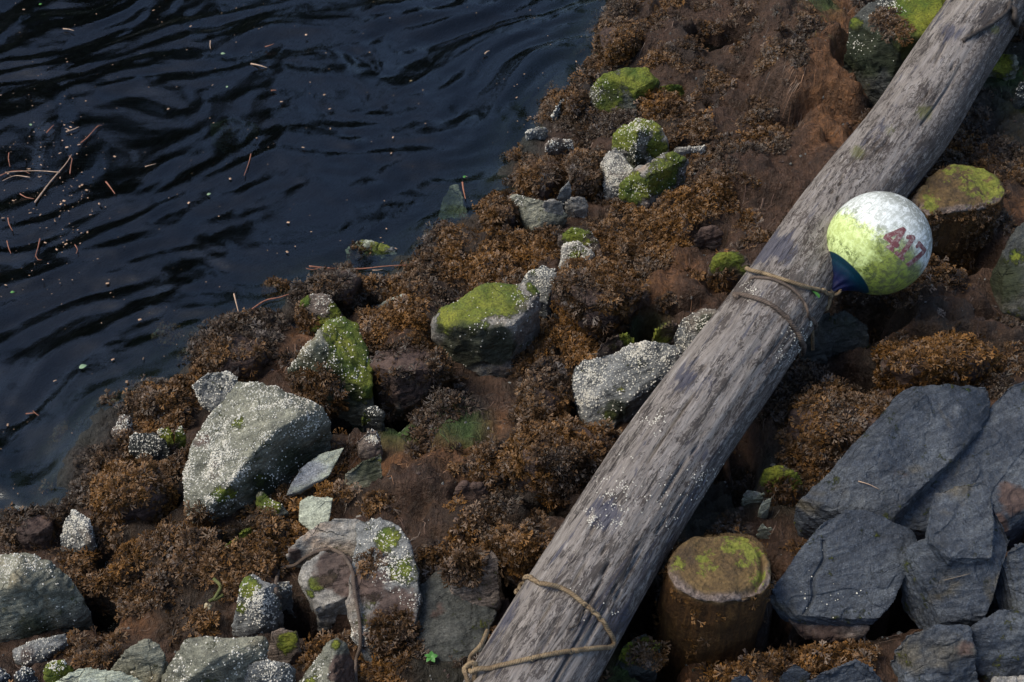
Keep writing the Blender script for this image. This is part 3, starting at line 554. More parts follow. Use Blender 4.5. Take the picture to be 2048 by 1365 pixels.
tmp = []
for (name, label, kind, hulls, kw) in RL:
    bm = hull_mesh(hulls, kw)
    me = bpy.data.meshes.new('raw'); bm.to_mesh(me); bm.free()
    o = bpy.data.objects.new('raw', me); COL.objects.link(o)
    co = np.array([v.co[:] for v in me.vertices]); size = (co.max(0)-co.min(0)).max()
    md = o.modifiers.new('r', 'REMESH'); md.mode = 'VOXEL'; md.voxel_size = max(.004, min(.0085, size/75))*(.75 if kw.get('strata') else 1)
    sm_ = o.modifiers.new('s', 'SMOOTH'); sm_.iterations = 0; sm_.factor = .5
    tmp.append(o)
dg = bpy.context.evaluated_depsgraph_get(); dg.update()
rockV, rockF, rock_objs = [], [], []
nv = 0
def blobs(lst, u, v):
    r = np.zeros(len(u))
    for (a, b, rad, s) in ((*x, 1.)[:4] for x in (lst or [])):
        r = np.maximum(r, s*np.clip(1.25-np.hypot(u-a, v-b)/rad*.75, 0, 1))
    return r
for o, (name, label, kind, hulls, kw) in zip(tmp, RL):
    me = bpy.data.meshes.new_from_object(o.evaluated_get(dg))
    n = len(me.vertices); co = np.empty(n*3); me.vertices.foreach_get('co', co); co = co.reshape(-1, 3)
    no = np.empty(n*3); me.vertices.foreach_get('normal', no); no = no.reshape(-1, 3)
    rg = kw.get('rough', .011)
    # low-frequency facets, medium chips, fine grain
    d = rg*1.7*fbm(co, 6.5, 3, 3) + rg*.9*fbm(co, 20, 3, 5) + rg*.35*fbm(co, 60, 2, 7)
    rid = np.abs(fbm(co, 9, 3, 12)); d -= rg*(.5 if kind == 'slate' else .9)*np.exp(-(rid/.035)**2)*sm(-.1, .3, fbm(co, 3, 2, 19))
    if kw.get('strata'):
        s = fbm(co, 3.0, 3, 31); st = (s*4) - np.floor(s*4); d += .010*(np.floor(s*4)/4*2 + sm(.9, 1., st)/2)
        ax = np.array([.3, -.55, .78]); q = co@ax + .012*fbm(co, 4, 2, 33); q = q*38
        d += np.where(np.abs(no@ax) < .75, .005*(np.abs((q % 1)-.5)*2-.5), 0)
    if 'long crack' in label:
        a = onplane(1652, 1085, .62); b2 = onplane(1612, 1228, .62)
        u_, v_, _ = project(co); t_ = np.clip((v_-1085)/143, 0, 1); lu = 1652-40*t_+5*np.sin(v_*.08)
        d -= .012*np.exp(-((u_-lu)/3.2)**2)*((v_ > 1080) & (v_ < 1232))
    co2 = co + no*d[:, None]
    me.vertices.foreach_set('co', co2.ravel()); 
    c0 = co2.mean(0); c0[2] = co2[:, 2].min()
    me.vertices.foreach_set('co', (co2-c0).ravel())
    u_, v_, _ = project(co2)
    # only surfaces that face up or towards the light side carry moss
    moss = blobs(kw.get('moss'), u_, v_); mud = blobs(kw.get('mud'), u_, v_); film = blobs(kw.get('film'), u_, v_)
    set_attr(me, 'mask', np.stack([moss, mud, film], 1))
    me.polygons.foreach_set('use_smooth', np.full(len(me.polygons), not kw.get('strata'))); me.materials.clear(); me.materials.append(MR[kind]); me.update()
    me.name = name
    ob = bpy.data.objects.new(name, me); COL.objects.link(ob); ob.location = c0
    tag(ob, label, 'rock')
    me.calc_loop_triangles(); tr = np.empty(len(me.loop_triangles)*3, np.int32); me.loop_triangles.foreach_get('vertices', tr); tr = tr.reshape(-1, 3)
    rockV.append(co2); rockF.append(tr+nv); nv += n
    rock_objs.append((ob, co2, tr, kw))
for o in tmp:
    m_ = o.data; bpy.data.objects.remove(o); bpy.data.meshes.remove(m_)
RV = np.vstack(rockV); RF = np.vstack(rockF)
bvh_rock = BVHTree.FromPolygons(RV.tolist(), RF.tolist())

def tri_sample(co, tr, wgt, n):
    a, b, c = co[tr[:, 0]], co[tr[:, 1]], co[tr[:, 2]]
    N = np.cross(b-a, c-a); ar = np.linalg.norm(N, axis=1); N = N/np.maximum(ar, 1e-12)[:, None]
    cen = (a+b+c)/3
    w_ = ar*wgt(cen, N)
    if w_.sum() <= 0: return np.zeros((0, 3)), np.zeros((0, 3))
    idx = rng.choice(len(tr), n, p=w_/w_.sum())
    r1 = np.sqrt(rng.random(n)); r2 = rng.random(n)
    P = a[idx]*(1-r1)[:, None] + b[idx]*(r1*(1-r2))[:, None] + c[idx]*(r1*r2)[:, None]
    return P, N[idx]
# ------------------------------------------------------------------ barnacles
def barnacles(P, N, s, parent, name='barnacles'):
    n = len(P); k = 6
    ref = np.where(np.abs(N[:, 2:3]) < .9, np.array([[0, 0, 1.]]), np.array([[1., 0, 0]]))
    T = np.cross(N, ref); T /= np.linalg.norm(T, axis=1)[:, None]; B = np.cross(N, T)
    V = np.zeros((n, 2*k+1, 3)); ph = rng.random(n)*6.28
    for i in range(k):
        a = ph + i*2*math.pi/k; rr = s*(1+.2*(rng.random(n)-.5))
        dv = T*np.cos(a)[:, None] + B*np.sin(a)[:, None]
        V[:, i] = P + dv*rr[:, None] - N*.001
        V[:, k+i] = P + dv*(rr*.5)[:, None] + N*(s*.75)[:, None]
    V[:, 2*k] = P + N*(s*.45)[:, None]
    f = []
    for i in range(k):
        j = (i+1) % k; f += [(i, j, k+j), (i, k+j, k+i), (k+i, k+j, 2*k)]
    Fc = (np.array(f)[None] + (np.arange(n)*(2*k+1))[:, None, None]).reshape(-1, 3)
    o = mesh_np(name, V.reshape(-1, 3), Fc, M_BARN, parent, loc=tuple(parent.location), smooth=False)
    o['kind'] = 'stuff'; return o
for ob, co, tr, kw in rock_objs:
    nb = kw.get('barn')
    if not nb: continue
    bb = kw['bb']
    def wg(cen, N):
        u, v, _ = project(cen); r = np.zeros(len(u))
        for a, b, rad, s in bb: r += s*np.exp(-(np.hypot(u-a, v-b)/rad)**2*1.2)
        cl = .07+1.5*sm(-.1, .35, fbm(cen, 9, 3, 41))*(.35+sm(-.2, .3, fbm(cen, 30, 2, 43))); view = (N@(CAMP-cen.mean(0)) > 0)
        return r*(.12+cl)*np.where(view, 1, .15)*np.clip(N[:, 2]+.5, .08, 1)
    P, N = tri_sample(co, tr, wg, int(nb*1.65))
    barnacles(P, N, .0014 + .0029*rng.random(len(P))**1.7, ob)

# ------------------------------------------------------------------ rockweed tufts
def make_tuft(seed, n_fr, spread, thin=1.):
    r = random.Random(seed); V = []; Fc = []; T = []
    def strap(p, d, side, L, w0, w1, t0, t1, seg=2, curl=.0):
        p = Vector(p); d = Vector(d).normalized(); side = Vector(side).normalized()
        base = len(V)
        for i in range(seg+1):
            f = i/seg; w_ = w0+(w1-w0)*f; up = d.cross(side).normalized()
            V.extend([p-side*w_, p+up*w_*.35, p+side*w_]); T.extend([t0+(t1-t0)*f]*3)
            if i < seg:
                p = p + d*(L/seg); d = (d + up*curl*r.uniform(.3, 1) + side*r.uniform(-.15, .15)).normalized(); side = (side - d*side.dot(d)).normalized()
        for i in range(seg):
            a = base+i*3
            Fc.extend([(a, a+1, a+4, a+3), (a+1, a+2, a+5, a+4)])
        return p, d, side
    for i in range(n_fr):
        a = i/n_fr*6.283 + r.uniform(-.4, .4); el = r.uniform(*spread)
        d = Vector((math.cos(a)*math.cos(el), math.sin(a)*math.cos(el), math.sin(el)))
        side = Vector((-math.sin(a), math.cos(a), r.uniform(-.5, .5)))
        L = r.uniform(.016, .027); wd = .0027*thin
        p, d1, s1 = strap((r.uniform(-.006, .006), r.uniform(-.006, .006), -.004), d, side, L, wd*.7, wd, 0, .3, 1, -.3)
        for k in (-1, 1):
            dd = (d1 + s1*k*r.uniform(.35, .6)).normalized(); ss = (s1 - dd*s1.dot(dd)).normalized()
            p2, d2, s2 = strap(p, dd, ss, L*r.uniform(.5, .8), wd, wd*1.1, .3, .65, 1, r.uniform(-.5, .2))
            for q in (-1, 1):
                if r.random() < .12: continue
                d3 = (d2 + s2*q*r.uniform(.3, .6) + Vector((0, 0, r.uniform(-.5, .2)))).normalized(); s3 = (s2 - d3*s2.dot(d3)).normalized()
                strap(p2, d3, s3, L*r.uniform(.45, .75), wd*1.05, wd*r.uniform(.8, 1.7), .65, 1., 2, r.uniform(-.5, .3))
    me = bpy.data.meshes.new('rockweed_tuft'); me.from_pydata([v[:] for v in V], [], Fc)
    set_attr(me, 'tip', T, 'FLOAT'); me.materials.append(M_WEED)
    me.polygons.foreach_set('use_smooth', np.ones(len(me.polygons), bool))
    return bpy.data.objects.new('rockweed_tuft', me)
tuft_col = bpy.data.collections.new('tufts')
for i in range(10):
    tuft_col.objects.link(make_tuft(100+i, 8 if i < 7 else 6, (-.05, .85) if i < 6 else (-.25, .5), 1. if i != 5 else .6))
NG = bpy.data.node_groups.new('scatter_tufts', 'GeometryNodeTree')
NG.interface.new_socket('Geometry', in_out='INPUT', socket_type='NodeSocketGeometry')
NG.interface.new_socket('Geometry', in_out='OUTPUT', socket_type='NodeSocketGeometry')
gi = NG.nodes.new('NodeGroupInput'); go = NG.nodes.new('NodeGroupOutput')
iop = NG.nodes.new('GeometryNodeInstanceOnPoints'); ci = NG.nodes.new('GeometryNodeCollectionInfo')
ci.inputs['Collection'].default_value = tuft_col; ci.inputs['Separate Children'].default_value = True; ci.inputs['Reset Children'].default_value = True
def na(nm, ty):
    n = NG.nodes.new('GeometryNodeInputNamedAttribute'); n.data_type = ty; n.inputs['Name'].default_value = nm; return n.outputs[0]
e2r = NG.nodes.new('FunctionNodeEulerToRotation')
NG.links.new(na('rot', 'FLOAT_VECTOR'), e2r.inputs[0]); NG.links.new(e2r.outputs[0], iop.inputs['Rotation'])
NG.links.new(na('scl', 'FLOAT'), iop.inputs['Scale']); NG.links.new(na('idx', 'INT'), iop.inputs['Instance Index'])
iop.inputs['Pick Instance'].default_value = True
NG.links.new(gi.outputs[0], iop.inputs['Points']); NG.links.new(ci.outputs[0], iop.inputs['Instance']); NG.links.new(iop.outputs[0], go.inputs[0])
def scatter(name, P, N, tint, parent=None, smin=.7, smax=1.5, label=None):
    n = len(P)
    if n == 0: return
    D = N*1. + np.array([0, -.12, .12]) + rng.normal(0, .34, (n, 3)); D /= np.linalg.norm(D, axis=1)[:, None]
    rot = np.zeros((n, 3)); sp_ = rng.random(n)*6.28
    for i in range(n):
        q = Vector((0, 0, 1)).rotation_difference(Vector(D[i])) @ Quaternion((0, 0, 1), sp_[i])
        rot[i] = q.to_euler()[:]
    me = bpy.data.meshes.new(name); loc = np.array(parent.location[:]) if parent else np.zeros(3)
    me.vertices.add(n); me.vertices.foreach_set('co', (P-loc).ravel())
    set_attr(me, 'rot', rot, 'FLOAT_VECTOR'); set_attr(me, 'scl', rng.uniform(smin, smax, n), 'FLOAT')
    set_attr(me, 'idx', rng.integers(0, 10, n), 'INT'); set_attr(me, 'tint', tint, 'FLOAT')
    o = bpy.data.objects.new(name, me); COL.objects.link(o)
    if parent: o.parent = parent
    md = o.modifiers.new('scatter', 'NODES'); md.node_group = NG
    o['kind'] = 'stuff'
    if label: tag(o, label, 'seaweed')
    return o
# rocks
for ob, co, tr, kw in rock_objs:
    if kw.get('allweed'):
        def wg(cen, N): return (N[:, 2] > -.35)*np.where(cen[:, 2] > -.02, 1, 0)*(.04+sm(-.22, .12, fbm(cen, 7, 3, 51)))
        size = np.ptp(co, 0); n = int(12000*kw['allweed']*size[0]*size[1]*1.25)
        P, N = tri_sample(co, tr, wg, n)
        t = np.clip(kw['gold'] - .05 + .9*fbm(P, 5, 4, 61) + rng.normal(0, .18, len(P)), 0, 1)
        scatter('rockweed', P, N, t, ob, .34, .84)
    elif kw.get('weed'):
        bl = kw['weed']; tot = sum(math.pi*r*r*s for _, _, r, s in bl)
        def wg(cen, N):
            u, v, _ = project(cen); r = np.zeros(len(u))
            for a, b, rad, s in bl: r += s*(np.hypot(u-a, v-b) < rad*(1+.3*fbm(cen, 14, 2, 3)))
            return r*((N@(CAMP-cen.mean(0))) > 0)
        P, N = tri_sample(co, tr, wg, int(tot/ (500**2)*6500)+4)
        if len(P): scatter('rockweed', P, N, np.clip(.5+.4*fbm(P, 8, 2, 3), 0, 1), ob, .4, .85)
# the bed on the ground
nC = 420000
cx = rng.uniform(-2.6, 3.9, nC); cy = rng.uniform(2.2, 8.4, nC)
cz, cn = gheight(cx, cy)
P = np.stack([cx, cy, cz], 1); u, v, dep = project(P)
k = (u > -300) & (u < 2350) & (v > -260) & (v < 1650) & (cz > -.03)
P, cn, u, v = P[k], cn[k], u[k], v[k]
wu = u + 34*fbm(P, 4.1, 3, 21); wv = v + 34*fbm(P, 4.1, 3, 27)
W = samp(A_W, wu, wv); gold = samp(A_GOLD, wu, wv)
pt = fbm(P, 6.5, 4, 71)
prob = sm(.36, .62, W*.58 + pt*.85 + .12)
prob *= np.where(cn[:, 2] > .45, 1, .25)
prob *= np.where(u > 1600, .9, 1)
k = rng.random(len(P)) < prob*.66
P, cn, gold, u = P[k], cn[k], gold[k], u[k]
k = np.array([bvh_rock.ray_cast(Vector(p)+Vector((0, 0, -.0)), Vector((0, 0, 1)), 1.5)[0] is None for p in P])
P, cn, gold, u = P[k], cn[k], gold[k], u[k]
t = np.clip(gold - .08 + .95*fbm(P, 4, 4, 61) + rng.normal(0, .18, len(P)) - .12*(u > 1500), 0, 1)  # weed right of the log tinted darker, its shade put into the colour
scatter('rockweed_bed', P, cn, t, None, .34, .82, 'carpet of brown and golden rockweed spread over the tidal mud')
print('weed tufts', len(P))

# ------------------------------------------------------------------ filamentous algae combed over the mud
nH = 60000; cx = rng.uniform(-2.6, 3.8, nH); cy = rng.uniform(2.3, 8.3, nH); cz, cn = gheight(cx, cy)
P = np.stack([cx, cy, cz], 1); u, v, _ = project(P); wu = u + 36*fbm(P, 4.1, 3, 21); wv = v + 36*fbm(P, 4.1, 3, 27)
Hd = samp(field(lambda c: {'r': 1., 'm': .30, 's': .3, 'g': 1., 'k': .1, 'w': .05, 'W': .03}.get(c, 0)), wu, wv)
k = (rng.random(nH) < Hd*np.clip(.6+1.2*fbm(P, 5, 3, 91), 0, 1)) & (cz > .01) & (u > -200) & (u < 2250) & (v > -200) & (v < 1560); P = P[k]; n = len(P); S = 5
cvr = samp(A_C, wu[k], wv[k])*rng.uniform(.4, 1.5, (n, 1))**1.6*1.25; L = rng.uniform(.02, .09, n); wd = rng.uniform(.0007, .0021, n)
ang0 = 1.9*fbm(P, 2.6, 2, 93)*math.pi*.6 - 1.1; Q = P.copy(); Vh = np.zeros((n, S, 2, 3))
for i in range(S):
    z_, n_ = gheight(Q[:, 0], Q[:, 1]); a = ang0 + .9*fbm(Q, 16, 2, 95)
    d = np.stack([np.cos(a) + 1.2*n_[:, 0], np.sin(a) + 1.2*n_[:, 1]], 1); d /= np.linalg.norm(d, axis=1)[:, None]
    c3 = np.stack([Q[:, 0], Q[:, 1], z_ + .0025 + .0025*math.sin(i*1.3)], 1); s3 = np.stack([-d[:, 1], d[:, 0], 0*a], 1)*(wd*(1-.6*i/(S-1)))[:, None]
    Vh[:, i, 0] = c3-s3; Vh[:, i, 1] = c3+s3; Q = Q + np.concatenate([d*(L/(S-1))[:, None], np.zeros((n, 1))], 1)
fq = np.array([(2*i, 2*i+1, 2*i+3, 2*i+2) for i in range(S-1)]); Fh = (fq[None] + (np.arange(n)*2*S)[:, None, None]).reshape(-1, 4)
mh, t, b = newmat('algae_filament'); lk(t, attr(t, 'cover'), b.inputs['Base Color']); b.inputs['Roughness'].default_value = .5
fil = mesh_np('filament_algae', Vh.reshape(-1, 3), Fh, mh); set_attr(fil.data, 'cover', np.repeat(cvr, 2*S, 0))
tag(fil, 'fine rusty algae filaments combed flat over the mud', 'seaweed', kind='stuff')
print('filaments', n)
# ------------------------------------------------------------------ log
LC = [(876,1672,244),(1034,1415,230),(1140,1228,220),(1233,1075,212),(1327,926,206),(1420,795,194),(1517,664,178),(1590,555,168),(1660,452,165),(1740,352,167),(1817,262,166),(1890,142,156),(1957,40,149),(2045,-95,142),(2110,-200,136)]
LR = .205
lc = []
for u, v, wpx in LC:
    # axis height from ground under it plus nearly a radius
    g0 = G(u, v)
    z = .62 
    p = onplane(u, v, z); lc.append((p, wpx/2/ppm(p)))
print('log radii', [round(r, 3) for _, r in lc])
A = np.array([p for p, _ in lc]); Rr = np.array([r for _, r in lc])
cc = A.mean(0); dirl = (A[-1]-A[0])/np.linalg.norm(A[-1]-A[0])
ts = (A-cc)@dirl; res = A - cc - ts[:, None]*dirl
tt = np.linspace(ts[0], ts[-1], 700)
px = np.stack([np.interp(tt, ts, res[:, i]) for i in range(3)], 1); rr = np.interp(tt, ts, Rr)
ker = np.hanning(81); ker /= ker.sum()
pad = lambda a: np.pad(a, ((40, 40), (0, 0)), 'edge')
px = np.stack([np.convolve(pad(px)[:, i], ker, 'valid') for i in range(3)], 1); rr = np.convolve(np.pad(rr, 40, 'edge'), ker, 'valid')
e1 = np.cross(dirl, [0, 0, 1]); e1 /= np.linalg.norm(e1); e2 = np.cross(e1, dirl)
NS = 150; th = np.linspace(0, 2*np.pi, NS, endpoint=False)
TT, TH = np.meshgrid(tt, th, indexing='ij')
q = np.stack([np.cos(TH)*1.2, np.sin(TH)*1.2, TT*.5], -1).reshape(-1, 3)
rad = rr[:, None]*np.ones_like(TH) + (.006*fbm(q, 2, 3, 1) + .004*fbm(q*np.array([9, 9, 1.2]), 1, 3, 2) + .0022*fbm(q*np.array([30, 30, 3]), 1, 2, 3)).reshape(TH.shape)
ck = np.abs(fbm(q*np.array([6, 6, .9]), 1, 3, 14)); rad -= (.020*np.exp(-(ck/.014)**2)*sm(.0, .25, fbm(q, 1.6, 2, 16))).reshape(TH.shape)
# local frame: x=e1, y=e2, z=dir
loc = np.stack([(px@e1)[:, None] + rad*np.cos(TH), (px@e2)[:, None] + rad*np.sin(TH), TT], -1).reshape(-1, 3)
i0 = (np.arange(len(tt)-1)[:, None]*NS + np.arange(NS)[None]); i1 = (np.arange(len(tt)-1)[:, None]*NS + (np.arange(NS)[None]+1) % NS)
Fl = np.stack([i0.ravel(), i1.ravel(), (i1+NS).ravel(), (i0+NS).ravel()], 1)
def log_material():
    m, t, b = newmat('weathered_log_wood'); P = coord(t); k = sep(t, attr(t, 'mask'))
    g1 = noise(t, mapp(t, P, (48, 48, 4)), 1, 6, .7, .5); g2 = noise(t, mapp(t, P, (170, 170, 13)), 1, 5, .75, .4); g3 = noise(t, mapp(t, P, (13, 13, 3.5)), 1, 6, .65, .9)
    fl = noise(t, mapp(t, P, (70, 70, 19)), 1, 5, .8, 1.4)
    c = ramp(t, mth(t, 'ADD', mth(t, 'MULTIPLY', g1, .5), mth(t, 'MULTIPLY', g2, .5)), [(.30, (.062, .051, .044)), (.42, (.20, .172, .150)), (.54, (.32, .282, .250)), (.69, (.50, .455, .415))])
    c = mix(t, rng_(t, g3, .5, .66, 0., .55), c, (.20, .17, .135))
    # flaking dark bark film
    c = mix(t, mth(t, 'MULTIPLY', rng_(t, mth(t, 'ADD', fl, mth(t, 'MULTIPLY', mth(t, 'SUBTRACT', g3, .5), .7)), .51, .58), .85), c, (.062, .050, .045))
    # blue black stain streaks
    bl = noise(t, mapp(t, P, (20, 20, 2.6), loc=(3, 1, 7)), 1, 6, .68, 1.0)
    c = mix(t, mth(t, 'MULTIPLY', rng_(t, mth(t, 'ADD', bl, mth(t, 'MULTIPLY', k[2], .14)), .57, .66), .72), c, (.045, .050, .085))
    # brown film, plus damp and painted shade along the right side
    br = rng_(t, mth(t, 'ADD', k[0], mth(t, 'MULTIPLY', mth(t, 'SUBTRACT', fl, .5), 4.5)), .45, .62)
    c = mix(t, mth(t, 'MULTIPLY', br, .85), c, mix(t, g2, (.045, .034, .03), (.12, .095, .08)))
    # green edge
    gr = rng_(t, mth(t, 'ADD', k[1], mth(t, 'MULTIPLY', mth(t, 'SUBTRACT', fl, .5), 1.3)), .4, .75)
    c = mix(t, mth(t, 'MULTIPLY', gr, .7), c, mix(t, g1, (.10, .11, .03), (.21, .20, .07)))
    ck_ = noise(t, mapp(t, P, (60, 60, 1.8), loc=(9, 4, 0)), 1, 3, .5, .5)
    crk = mth(t, 'MULTIPLY', rng_(t, mth(t, 'ABSOLUTE', mth(t, 'SUBTRACT', ck_, .5)), .0, .012, 1., 0.), rng_(t, g3, .42, .55))
    c = mix(t, mth(t, 'MULTIPLY', crk, .75), c, (.022, .02, .022))
    lk(t, c, b.inputs['Base Color']); lk(t, ramp(t, g3, [(.35, .5), (.7, .8)]), b.inputs['Roughness']); b.inputs['Specular IOR Level'].default_value = .3
    h = mth(t, 'ADD', mth(t, 'MULTIPLY', g2, .8), mth(t, 'MULTIPLY', fl, .7)); h = mth(t, 'SUBTRACT', h, mth(t, 'MULTIPLY', crk, .9))
    bump(t, b, h, .9, .010)
    return m
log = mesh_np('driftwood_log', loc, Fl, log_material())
Mx = Matrix((( e1[0], e2[0], dirl[0], cc[0]), (e1[1], e2[1], dirl[1], cc[1]), (e1[2], e2[2], dirl[2], cc[2]), (0, 0, 0, 1)))
log.matrix_world = Mx
tag(log, 'long grey weathered log lying diagonally across the rocky bank', 'log')
LWd = loc@np.array([e1, e2, dirl]) + cc
lu, lv, _ = project(LWd)
brown = blobs([(1700,330,40,.6),(1850,190,30,.7),(1800,250,30,.5),(1590,570,40,.9),(1560,600,30,.8),(1480,590,26,1),(1760,290,30,.8),(1600,430,30,.6),(1530,640,20,.6),(1350,930,30,.5),(1280,1000,20,.5),(1560,640,40,.5),(1620,500,40,.6),(1860,290,26,1)], lu, lv)
perp = (np.stack([lu, lv], 1) - np.array([1133, 1228]))@np.array([.84, .54])
side = np.cos(TH).ravel(); cent_u = np.repeat(np.interp(tt, ts, [c_[0] for c_ in LC]), NS); cent_w = np.repeat(np.interp(tt, ts, [c_[2] for c_ in LC]), NS)
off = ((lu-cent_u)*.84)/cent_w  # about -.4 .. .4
green = np.clip(sm(.30, .46, -off)*.85 + sm(.36, .5, off)*(.5) , 0, 1)*(.6+.6*fbm(LWd, 5, 2, 5)) + blobs([(1715,305,16,.9),(1850,225,20,.8),(1780,260,16,.6),(1990,60,12,.8)], lu, lv)
blue = blobs([(1560,495,26,2),(1520,500,26,2),(1210,1030,26,2),(1235,1240,26,2),(1375,760,40,1.3),(1400,900,30,1.),(1815,345,14,1.5),(1900,60,20,1.5)], lu, lv)
brown = np.maximum(brown, sm(.18, .44, off)*.72); set_attr(log.data, 'mask', np.stack([brown, green, blue], 1))  # right side browned: damp wood with its shade painted in
lme = log.data; lme.calc_loop_triangles(); ltr = np.empty(len(lme.loop_triangles)*3, np.int32); lme.loop_triangles.foreach_get('vertices', ltr); ltr = ltr.reshape(-1, 3)
_a, _b, _c = LWd[ltr[:, 0]], LWd[ltr[:, 1]], LWd[ltr[:, 2]]; _n = np.cross(_b-_a, _c-_a); _m = (_a+_b+_c)/3-cc; _m = _m-(_m@dirl)[:, None]*dirl
if (_n*_m).sum() < 0: ltr = ltr[:, ::-1].copy(); log.data.flip_normals()
bvh_log = BVHTree.FromPolygons(LWd.tolist(), ltr.tolist())
def wg(cen, N):
    u, v, _ = project(cen); r = np.zeros(len(u))
    for a, b, rad, s in [(1225,990,14,3),(1192,1040,14,3.2),(1320,830,12,3),(1300,850,14,1.5),(1588,682,16,2.2),(1600,705,10,2),(1235,985,26,.9),(1400,960,30,.35),(1500,580,14,2),(1620,645,8,2.5),(1300,960,60,.12),(1200,1180,60,.06),(1350,1020,60,.1),(1240,1050,10,1.5),(1560,720,16,.8)]:
        r += s*np.exp(-(np.hypot((u-a), (v-b))/rad)**2)
    return r*(N@(CAMP-cc) > 0)*(.1+sm(-.1, .4, fbm(cen, 25, 2, 3)))
P, N = tri_sample(LWd, ltr, wg, 700)
bo = barnacles(P, N, rng.uniform(.0012, .0034, len(P)), log); 
bo.parent = None; bo.location = log.location; bo.data.transform(Matrix.Identity(4))
bo.parent = log; bo.matrix_parent_inverse = log.matrix_basis.inverted()
# broken limb stub and split strip near the top
def tube(name, pts, rads, mat, parent=None, k=10, wob=.0, closed_ends=True, lobes=0, pitch=.0):
    pts = [Vector(p) for p in pts]; V = []; Fc = []; GR = []
    n = len(pts); up = Vector((0, 0, 1)); dist = 0
    prev = None
    for i, p in enumerate(pts):
        d = (pts[min(i+1, n-1)]-pts[max(i-1, 0)]).normalized()
        if prev is None:
            a = d.cross(up); a = a.normalized() if a.length > .05 else Vector((1, 0, 0))
        else: a = (prev - d*prev.dot(d)).normalized()
        prev = a; b = d.cross(a)
        if i: dist += (p-pts[i-1]).length
        r = rads[i] if hasattr(rads, '__len__') else rads
        for j in range(k):
            an = j/k*2*math.pi
            q = r
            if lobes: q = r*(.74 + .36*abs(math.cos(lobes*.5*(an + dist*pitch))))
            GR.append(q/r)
            if wob: q *= 1+wob*math.sin(j*7.1+i*3.3)*math.cos(i*1.7+j)
            V.append(p + (a*math.cos(an)+b*math.sin(an))*q)
    for i in range(n-1):
        for j in range(k):
            Fc.append((i*k+j, i*k+(j+1) % k, (i+1)*k+(j+1) % k, (i+1)*k+j))
    Fc.append(tuple(range(k))[::-1]); Fc.append(tuple((n-1)*k+j for j in range(k)))
    loc = V[0] if parent is None else Vector((0, 0, 0))
    o = mesh_np(name, [v[:] for v in V], Fc, mat, None, loc=tuple(loc))
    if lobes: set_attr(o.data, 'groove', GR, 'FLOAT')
    if parent is not None:
        o.parent = parent; o.matrix_parent_inverse = parent.matrix_basis.inverted()
    return o
def smoothpath(P, st=.0024):
    P = [Vector(p) for p in P]; P = [P[0]*2-P[1]] + P + [P[-1]*2-P[-2]]; out = []
    for i in range(1, len(P)-2):
        n = max(2, int((P[i+1]-P[i]).length/st))
        for k_ in range(n):
            t = k_/n; a, b, c, d = P[i-1:i+3]
            out.append(.5*((2*b) + (c-a)*t + (2*a-5*b+4*c-d)*t*t + (3*b-a-3*c+d)*t**3))
    out.append(P[-2]); return out
camv = Vector(CAMP)
bvh_ground = BVHTree.FromPolygons(V.tolist() if False else np.stack([X.ravel(), Y.ravel(), gz], 1).tolist(), Fq.tolist())
def hit(u, v, lift=0., which='all'):
    d = Vector(ray(u, v)).normalized(); best = None
    for nm, b in (('log', bvh_log), ('rock', bvh_rock), ('ground', bvh_ground)):
        if which != 'all' and nm not in which: continue
        l, n, i, ds = b.ray_cast(camv, d)
        if l is not None and (best is None or ds < best[2]): best = (l, n, ds)
    if best is None: return Vector(G(u, v)) + Vector((0, 0, lift))
    n = best[1] if best[1].dot(d) < 0 else -best[1]
    return best[0] + n*lift
M_BARK = simple('dark_bark_strip', (.045, .036, .03), .8, .5, 60)
tube('bark_strip', smoothpath([hit(1925, 82, .004, 'log'), hit(1950, 68, .008, 'log'), hit(1985, 48, .01, 'log'), hit(2010, 22, .012, 'log'), hit(2020, 8, .012, 'log')], .01), .009, M_BARK, log, 8, .3)
tube('limb_stub', smoothpath([hit(2014, 6, -.02, 'log'), hit(2022, 20, .012, 'log'), hit(2026, 45, .012, 'log'), hit(2030, 70, .0, 'log')], .01), .014, M_BARK, log, 8, .3)

# ------------------------------------------------------------------ ropes
def rope_material(name, a, b2):
    m, t, b = newmat(name); P = coord(t); n = noise(t, P, 30, 4); n2 = noise(t, P, 300, 3)
    lk(t, mix(t, 1., ramp(t, n, [(.35, a), (.65, b2)]), ramp(t, attr(t, 'groove', out='Fac'), [(.78, .16), (1., 1.35)]), 'MULTIPLY'), b.inputs['Base Color']); b.inputs['Roughness'].default_value = .85  # groove shade painted into the rope colour so the strands show
    bump(t, b, n2, .5, .002); return m
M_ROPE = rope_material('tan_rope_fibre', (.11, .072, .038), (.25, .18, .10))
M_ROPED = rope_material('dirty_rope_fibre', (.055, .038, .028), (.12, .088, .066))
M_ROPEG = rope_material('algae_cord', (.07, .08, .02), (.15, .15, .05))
def lift_on_log(path, r):
    out = []
    for p in path:
        l, n, i, ds = bvh_log.find_nearest(p)
        if ds is not None and ds < .09:
            nn = n.normalized()
            ax = Vector(dirl); c_ = Vector(cc) + ax*((l-Vector(cc)).dot(ax))
            if nn.dot(l-c_) < 0: nn = -nn
            s = (p-l).dot(nn)
            if s < r: p = l + nn*r
        out.append(p)
    return out
def rope(name, label, pts, r, mat, parent=None, group=None, onlog=True):
    pa = smoothpath(pts, .0024)
    if onlog: pa = lift_on_log(pa, r*.8)
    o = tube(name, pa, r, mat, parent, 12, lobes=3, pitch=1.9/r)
    if parent is None: tag(o, label, 'rope')
    return o
RR = .0072
